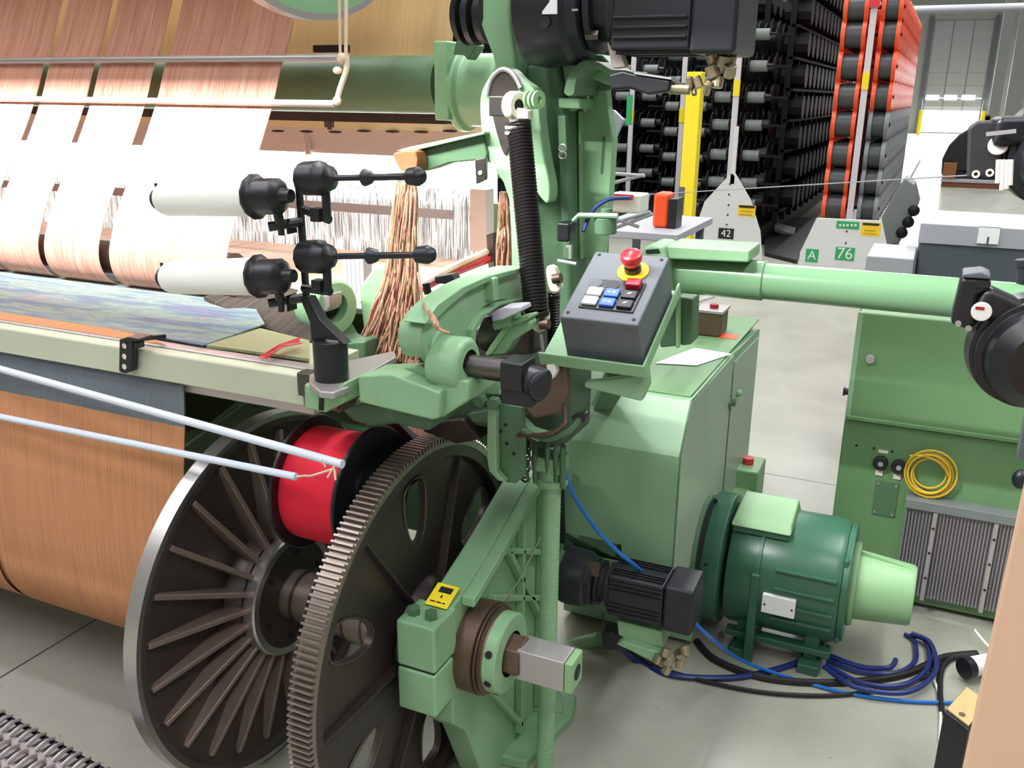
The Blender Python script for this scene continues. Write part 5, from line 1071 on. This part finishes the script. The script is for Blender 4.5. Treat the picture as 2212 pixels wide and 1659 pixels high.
c_ = at(1682, 1308, Y=MY - MR - .004); np_ = build('name_plate', MB().box((c_.x - .046, MY - MR - .014, c_.z - .027), (c_.x + .046, MY - MR + .03, c_.z + .030)), 'paper', gm, .001)
for dx_ in (-.038, .038): build('plate_rivet', MB().cyl((c_.x + dx_, MY - MR - .014, c_.z), (c_.x + dx_, MY - MR - .016, c_.z), .003, n=8), 'ink', np_)
build('mount_web', MB().box((x1 + .075, MY - MR - .004, .0), (x1 + .10, MY - MR + .04, MZ + .06)), 'motg', gm, .004)
for x in (x1 + .03, x2 - .09): build('foot', MB().box((x, MY - .17, 0), (x + .06, MY + .17, .03)).box((x + .01, MY - .13, .03), (x + .05, MY + .13, .12)), 'motg', gm, .004)
c_ = at(1525, 1220, Y=MY - MR); build('bell_hole', MB().cyl(c_, c_ + V((0, -.006, 0)), .007, n=10), 'ink', gm)
# small boxes behind the motor
t = thing('switch_box', 'pale green switch box with a red button above the main motor', 'switch box', at(1590, 1050, Y=2.85))
a, b = at(1548, 1110, Y=2.82), at(1632, 1075, Y=2.82)
build('lower_case', MB().box((a.x, 2.82, a.z - .03), (b.x - .03, 2.98, b.z - .01)), 'motp', t, .006)
a2, b2 = at(1560, 1075, Y=2.9), at(1638, 1022, Y=2.9)
build('upper_case', MB().box((a2.x, 2.9, a2.z - .02), (b2.x, 3.05, b2.z)), 'motp', t, .006); build('window', MB().box((a2.x + .01, 2.897, a2.z), (b2.x - .04, 2.9, a2.z + .02)), 'white', t)
c_ = at(1614, 1020, Y=2.97); build('red_button', MB().cyl((c_.x, 2.97, b2.z), (c_.x, 2.97, b2.z + .022), .019, n=20), 'red', t)
build('stand', MB().box((a2.x + .01, 2.98, 0), (a2.x + .05, 3.02, a2.z)), 'greend', t)
t = thing('pulley_guard', 'dark round pulley opening at the foot of the drive cabinet', 'guard', (-.5, 2.42, .3))
build('opening', MB().cyl((-.498, 2.45, .33), (-.490, 2.45, .33), .15, n=40), 'ink', t); build('guard_rim', MB().ring((-.499, 2.45, .33), (-.484, 2.45, .33), .158, .148, 48), 'greend', t)
t = thing('shaft_coupling', 'rusty shaft end with black couplings behind the main motor', 'coupling', at(1740, 1155, Y=2.8))
build('shaft', MB().cyl(at(1728, 1158, Y=2.8), at(1765, 1162, Y=2.8), .024, n=20), 'rust', t); build('coupling', MB().cyl(at(1712, 1155, Y=2.8), at(1730, 1158, Y=2.8), .036, n=20).cyl(at(1765, 1162, Y=2.8), at(1782, 1163, Y=2.8), .02, n=20), 'black', t); build('coupling_ears', MB().cyl(at(1670, 1098, Y=2.8), at(1685, 1098, Y=2.8), .024, n=14).cyl(at(1708, 1105, Y=2.8), at(1718, 1110, Y=2.8), .026, n=14), 'greend', t)
build('pedestal', MB().box(at(1735, 1165, Y=2.8) + V((0, 0, -.33)), at(1760, 1165, Y=2.84)), 'irond', t)
# ------------------------------------------------------------------ cables and hoses
def FL(x, y, h=.008): return at(x, y, Z=h)
def cable(name, pts, r, mat, label, cat='cable', group=None, sm=8): return tag(build(name, MB().tube(pts, r, 8, sm), mat), label, cat, group)
cable('blue_air_hose', [at(1212, 985, Y=1.72), at(1222, 1030, Y=1.74), at(1245, 1080, Y=1.80), at(1290, 1145, Y=1.88), at(1335, 1192, Y=1.92), at(1372, 1222, Y=1.96), at(1450, 1290, Y=2.10), at(1520, 1365, Y=2.08), FL(1600, 1425, .07), FL(1700, 1462, .012), FL(1820, 1495), FL(1950, 1514), FL(2110, 1519)], .0052, 'bluec', 'bright blue air hose dropping from the post and crossing the floor', 'hose')
cable('black_floor_cable', [FL(1505, 1385), FL(1545, 1425), FL(1640, 1462), FL(1760, 1475), FL(1880, 1470), FL(1960, 1455), FL(2015, 1430), FL(2050, 1418), FL(2110, 1412)], .011, 'rubber', 'thick black cable under the main motor along the floor')
cable('black_floor_cable', [FL(1330, 1390), FL(1420, 1440), FL(1560, 1480), FL(1700, 1500), FL(1850, 1498), FL(2000, 1462), FL(2035, 1420)], .006, 'rubber', 'thin black cable sweeping across the floor in front of the navy cable')
cable('navy_cable', [at(1320, 1375, Y=2.1), FL(1370, 1425), FL(1450, 1458), FL(1560, 1465), FL(1640, 1455), FL(1720, 1432), FL(1790, 1400)], .0095, 'navy', 'navy blue cable looping on the floor under the terminal tray')
for i, pts in enumerate(([(1790, 1425), (1850, 1450), (1930, 1455), (1975, 1430), (1975, 1385), (1955, 1370)], [(1785, 1435), (1860, 1475), (1950, 1480), (2005, 1440), (2000, 1385), (1965, 1372)], [(1790, 1415), (1860, 1440), (1920, 1442), (1935, 1425)], [(1780, 1440), (1850, 1485), (1960, 1495), (2020, 1450), (2010, 1390), (1970, 1368)])):
    cable('navy_cable', [FL(x, y, .010 + .006 * i) for x, y in pts], .0075, 'navy', 'loop of navy cable on the floor behind the pale motor cowl, %s' % ('inner', 'second', 'short hooked', 'outermost')[i], group='navy cable loops')
cable('grey_cable', [at(1130, 930, Y=1.56), at(1180, 948, Y=1.54), at(1230, 930, Y=1.52), at(1255, 900, Y=1.55)], .006, 'greend', 'dirty green cable bundle strapped under the rod clamp', 'cable')
cable('brown_cable', [at(1120, 940, Y=1.57), at(1180, 938, Y=1.53), at(1220, 915, Y=1.53), at(1218, 880, Y=1.56)], .005, 'rust', 'rusty brown cable bowed below the black rod clamp', 'cable')
tag(build('cable_plug', MB().px([(1232, 900), (1262, 892), (1268, 896), (1262, 914), (1236, 908)], .02, Y=1.54), 'black', bev=.003), 'black flared plug sticking out over the sloped cabinet front', 'plug')
cable('dark_blue_hose', [at(1260, 500, Y=2.0), at(1272, 470, Y=2.02), at(1290, 445, Y=2.03), at(1320, 430, Y=2.05), at(1360, 428, Y=2.1)], .005, 'navy', 'short dark blue hose curving beside the loom column', 'hose')
cable('black_conduit', [at(1208, 990, Y=2.05), at(1212, 1100, Y=2.06), at(1214, 1170, Y=2.07)], .010, 'rubber', 'black conduit running down between threaded post and cabinet')
# ------------------------------------------------------------------ weft feeders at the right edge
def feeder(name, label, px, Y, R, yoff=0):
    c = at(*px, Y=Y); t = thing(name, label, 'feeder', c)
    d = V((.25, -1, -.05)).normalized()
    build('body', MB().lathe(c - d * .06, d, [(0, 0), (0, R * .85), (.02, R), (.05, R), (.052, R * .94), (.07, R * .96), (.072, R * .86), (.10, R * .84), (.12, R * .6), (.13, 0)], 56), 'black', t, .001)
    return t, c
FY = 1.55
t, c = feeder('weft_feeder', 'big black round weft feeder with a white-capped bracket', (2232, 765), FY, .088)
build('clamp', MB().px([(2076, 598), (2142, 602), (2140, 628), (2112, 640), (2108, 700), (2095, 715), (2075, 708), (2052, 702), (2058, 672)], .05, Y=FY - .02), 'black', t, .008)
build('clamp_top', MB().px([(2080, 592), (2120, 588), (2142, 597), (2140, 604), (2078, 600)], .06, Y=FY - .022), 'greyd', t, .004)
build('clamp_window', MB().px([(2108, 607), (2138, 608), (2136, 622), (2104, 621)], .003, Y=FY - .022), 'ink', t)
build('arm', MB().beam(at(2110, 640, Y=FY), at(2240, 700, Y=FY + .01), .05, .045), 'black', t, .012)
build('cap_disc', MB().cyl(at(2120, 672, Y=FY - .03), at(2120, 672, Y=FY - .03) + V((0, -.008, 0)), .0145, n=28), 'white', t, .002)
a = at(2117, 665, Y=FY - .0385); build('cap_mark', MB().box(a + V((-.006, -.0008, -.0025)), a + V((.006, 0, .0015))), 'redm', t)
build('guard_plate', MB().px([(2118, 690), (2150, 692), (2150, 760), (2125, 752), (2098, 728), (2104, 700)], .012, Y=FY - .005), 'greyd', t, .003)
for x, y in ((2070, 698), (2092, 708)): build('clamp_screw', MB().cyl(at(x, y, Y=FY - .022), at(x, y, Y=FY - .022) + V((0, -.005, 0)), .0045, n=10), 'alu', t)
t, c = feeder('weft_feeder', 'upper black weft feeder, only its left edge and grey-capped bracket in view', (2300, 330), FY + .1, .085)
G_ = FY + .08
build('clamp', MB().px([(2092, 275), (2112, 262), (2165, 260), (2168, 275), (2180, 282), (2165, 345), (2155, 390), (2088, 386)], .05, Y=G_), 'blackrack', t, .006)
build('arm', MB().beam(at(2140, 285, Y=G_), at(2260, 282, Y=G_ + .02), .05, .045), 'black', t, .010)
build('chrome_edge', MB().beam(at(2130, 290, Y=G_ - .03), at(2195, 283, Y=G_ - .03), .004, .006), 'alu', t)
build('cap_disc', MB().cyl(at(2156, 314, Y=G_ - .002), at(2156, 314, Y=G_ - .002) + V((0, -.008, 0)), .0145, n=28), 'greyn', t, .002)
for x, y in ((2108, 376), (2138, 373)): build('red_ring', MB().ring(at(x, y, Y=G_ - .001), at(x, y, Y=G_ - .001) + V((0, -.003, 0)), .006, .003, 16), 'rope', t)
for x in (2157, 2166, 2176, 2184): build('clear_tube', MB().cyl(at(x, 345, Y=G_ - .08), at(x - 2, (400, 408, 410, 395)[(x // 3) % 4], Y=G_ - .08), .0036, n=10), 'white', t)
tag(build('feeder_fitting', MB().cyl(at(2212, 575, Y=2.3), at(2212, 560, Y=2.3), .018, n=16).cyl(at(2212, 605, Y=2.3), at(2212, 575, Y=2.3), .014, n=16).cyl(at(2208, 650, Y=2.3), at(2208, 600, Y=2.3), .012), 'blackm'), 'small dark fitting at the right edge above the green tube', 'fitting')
tag(build('feeder_rail', MB().box((at(2330, 300, Y=1.72).x, 1.72, 1.0), (at(2330, 300, Y=1.72).x + .04, 1.76, 2.4)), 'greyd'), 'upright grey rail carrying the two weft feeders', 'rail')
# ------------------------------------------------------------------ foreground right and left
cbY = .95
p0, p1 = at(2214, 1040, Y=cbY), at(2080, 1665, Y=cbY)
cbp = [at(2222, 1010, Y=cbY), at(2080, 1665, Y=cbY), V((at(2080, 1665, Y=cbY).x - .0, cbY, .002)), V((at(2222, 1010, Y=cbY).x + .5, cbY, .002)), at(2222, 1010, Y=cbY) + V((.45, 0, .04))]
tag(build('cardboard_sheet', MB().prism(cbp, (0, .012, 0)), 'cardb', bev=.003), 'tall brown cardboard panel leaning in at the right foreground', 'cardboard')
t = thing('black_case', 'matt black case with a pale wood top at the foot of the cardboard', 'case', FL(2080, 1620, 0))
c1, c2, c3 = at(2038, 1536, Z=.30), at(2092, 1578, Z=.30), at(2140, 1520, Z=.30)
c4 = c1 + (c3 - c2)
build('case_body', MB().hexa([V((p.x, p.y, 0)) for p in (c1, c2, c3, c4)] + [c1, c2, c3, c4]), 'blackm', t, .004)
def ins(k): cc = (c1 + c2 + c3 + c4) / 4; return [cc + (p - cc) * k + V((0, 0, .001)) for p in (c1, c2, c3, c4)]
build('wood_top', MB().prism(ins(.86), (0, 0, .004)), 'y_tan', t); a = at(2078, 1543, Z=.306); build('knot', MB().cyl(a, a + V((0, 0, .001)), .007, n=12), 'rust', t)
tag(build('white_tube_roll', MB().cyl(at(2085, 1443, Z=.05), at(2175, 1425, Z=.05), .028, n=24), 'white'), 'white tube lying on the floor by the cardboard, black-capped', 'tube')
tag(build('black_end_plug', MB().cyl(at(2082, 1444, Z=.05), at(2096, 1441, Z=.05), .031, n=24), 'black'), 'black end plug of the white floor tube', 'plug')
cable('white_cable', [FL(2105, 1360, .05), FL(2125, 1385, .03), FL(2140, 1400, .02)], .004, 'white', 'short white cable end curling by the cardboard', group='white cables at the black case')
cable('white_cable', [FL(2018, 1470), FL(2028, 1500), FL(2032, 1545), FL(2030, 1600)], .004, 'white', 'white cable running down the floor along the black case', group='white cables at the black case')
cable('black_power_cable', [FL(2110, 1415, .03), FL(2060, 1420, .012), FL(2035, 1445), FL(2030, 1490), FL(2035, 1540)], .008, 'rubber', 'black power cable bending round toward the black case')
# step grating
Zg = .26; g0, g1 = at(0, 1535, Z=Zg), at(245, 1668, Z=Zg); du = (g1 - g0).normalized(); dv = V((-du.y, du.x, 0)) * -1
if dv.y > 0: dv = -dv
t = thing('step_grating', 'perforated serrated aluminium step in the lower left corner', 'step', (g0.x, g0.y, 0))
Lg = 1.1; o = g0 - du * .5
gr = build('tread', MB().box(o, (Lg, .32, .004), du, dv, -EZ if du.cross(dv).z < 0 else EZ), 'alu', t)
m = MB(); dk = MB(); n = 0
for r in range(6):
    for c in range(36):
        p = o + du * (.012 + c * .030 + (r % 2) * .015) + dv * (.022 + r * .052) + EZ * .004
        m.tube([p - dv * .022 - du * .007, p + EZ * .009 - du * .002, p + dv * .022 - du * .007], .0045, 6, 3)
        dk.prism([p + du * .005 + dv * .018, p + du * .013 + dv * .012, p + du * .013 - dv * .012, p + du * .005 - dv * .018], (0, 0, .0012))
build('serrations', m, 'alu', gr)['kind'] = 'stuff'; build('perforations', dk, 'ink', gr)['kind'] = 'stuff'
build('frame', MB().box(o - EZ * .03, (Lg, .012, .03), du, dv, EZ).box(o + dv * .31 - EZ * .03, (Lg, .012, .03), du, dv, EZ), 'alu', t)
for a in (.05, Lg - .08):
    for b in (.01, .29): build('leg', MB().box(o + du * a + dv * b - EZ * Zg, (.03, .02, Zg - .01), du, dv, EZ), 'steeld', t)
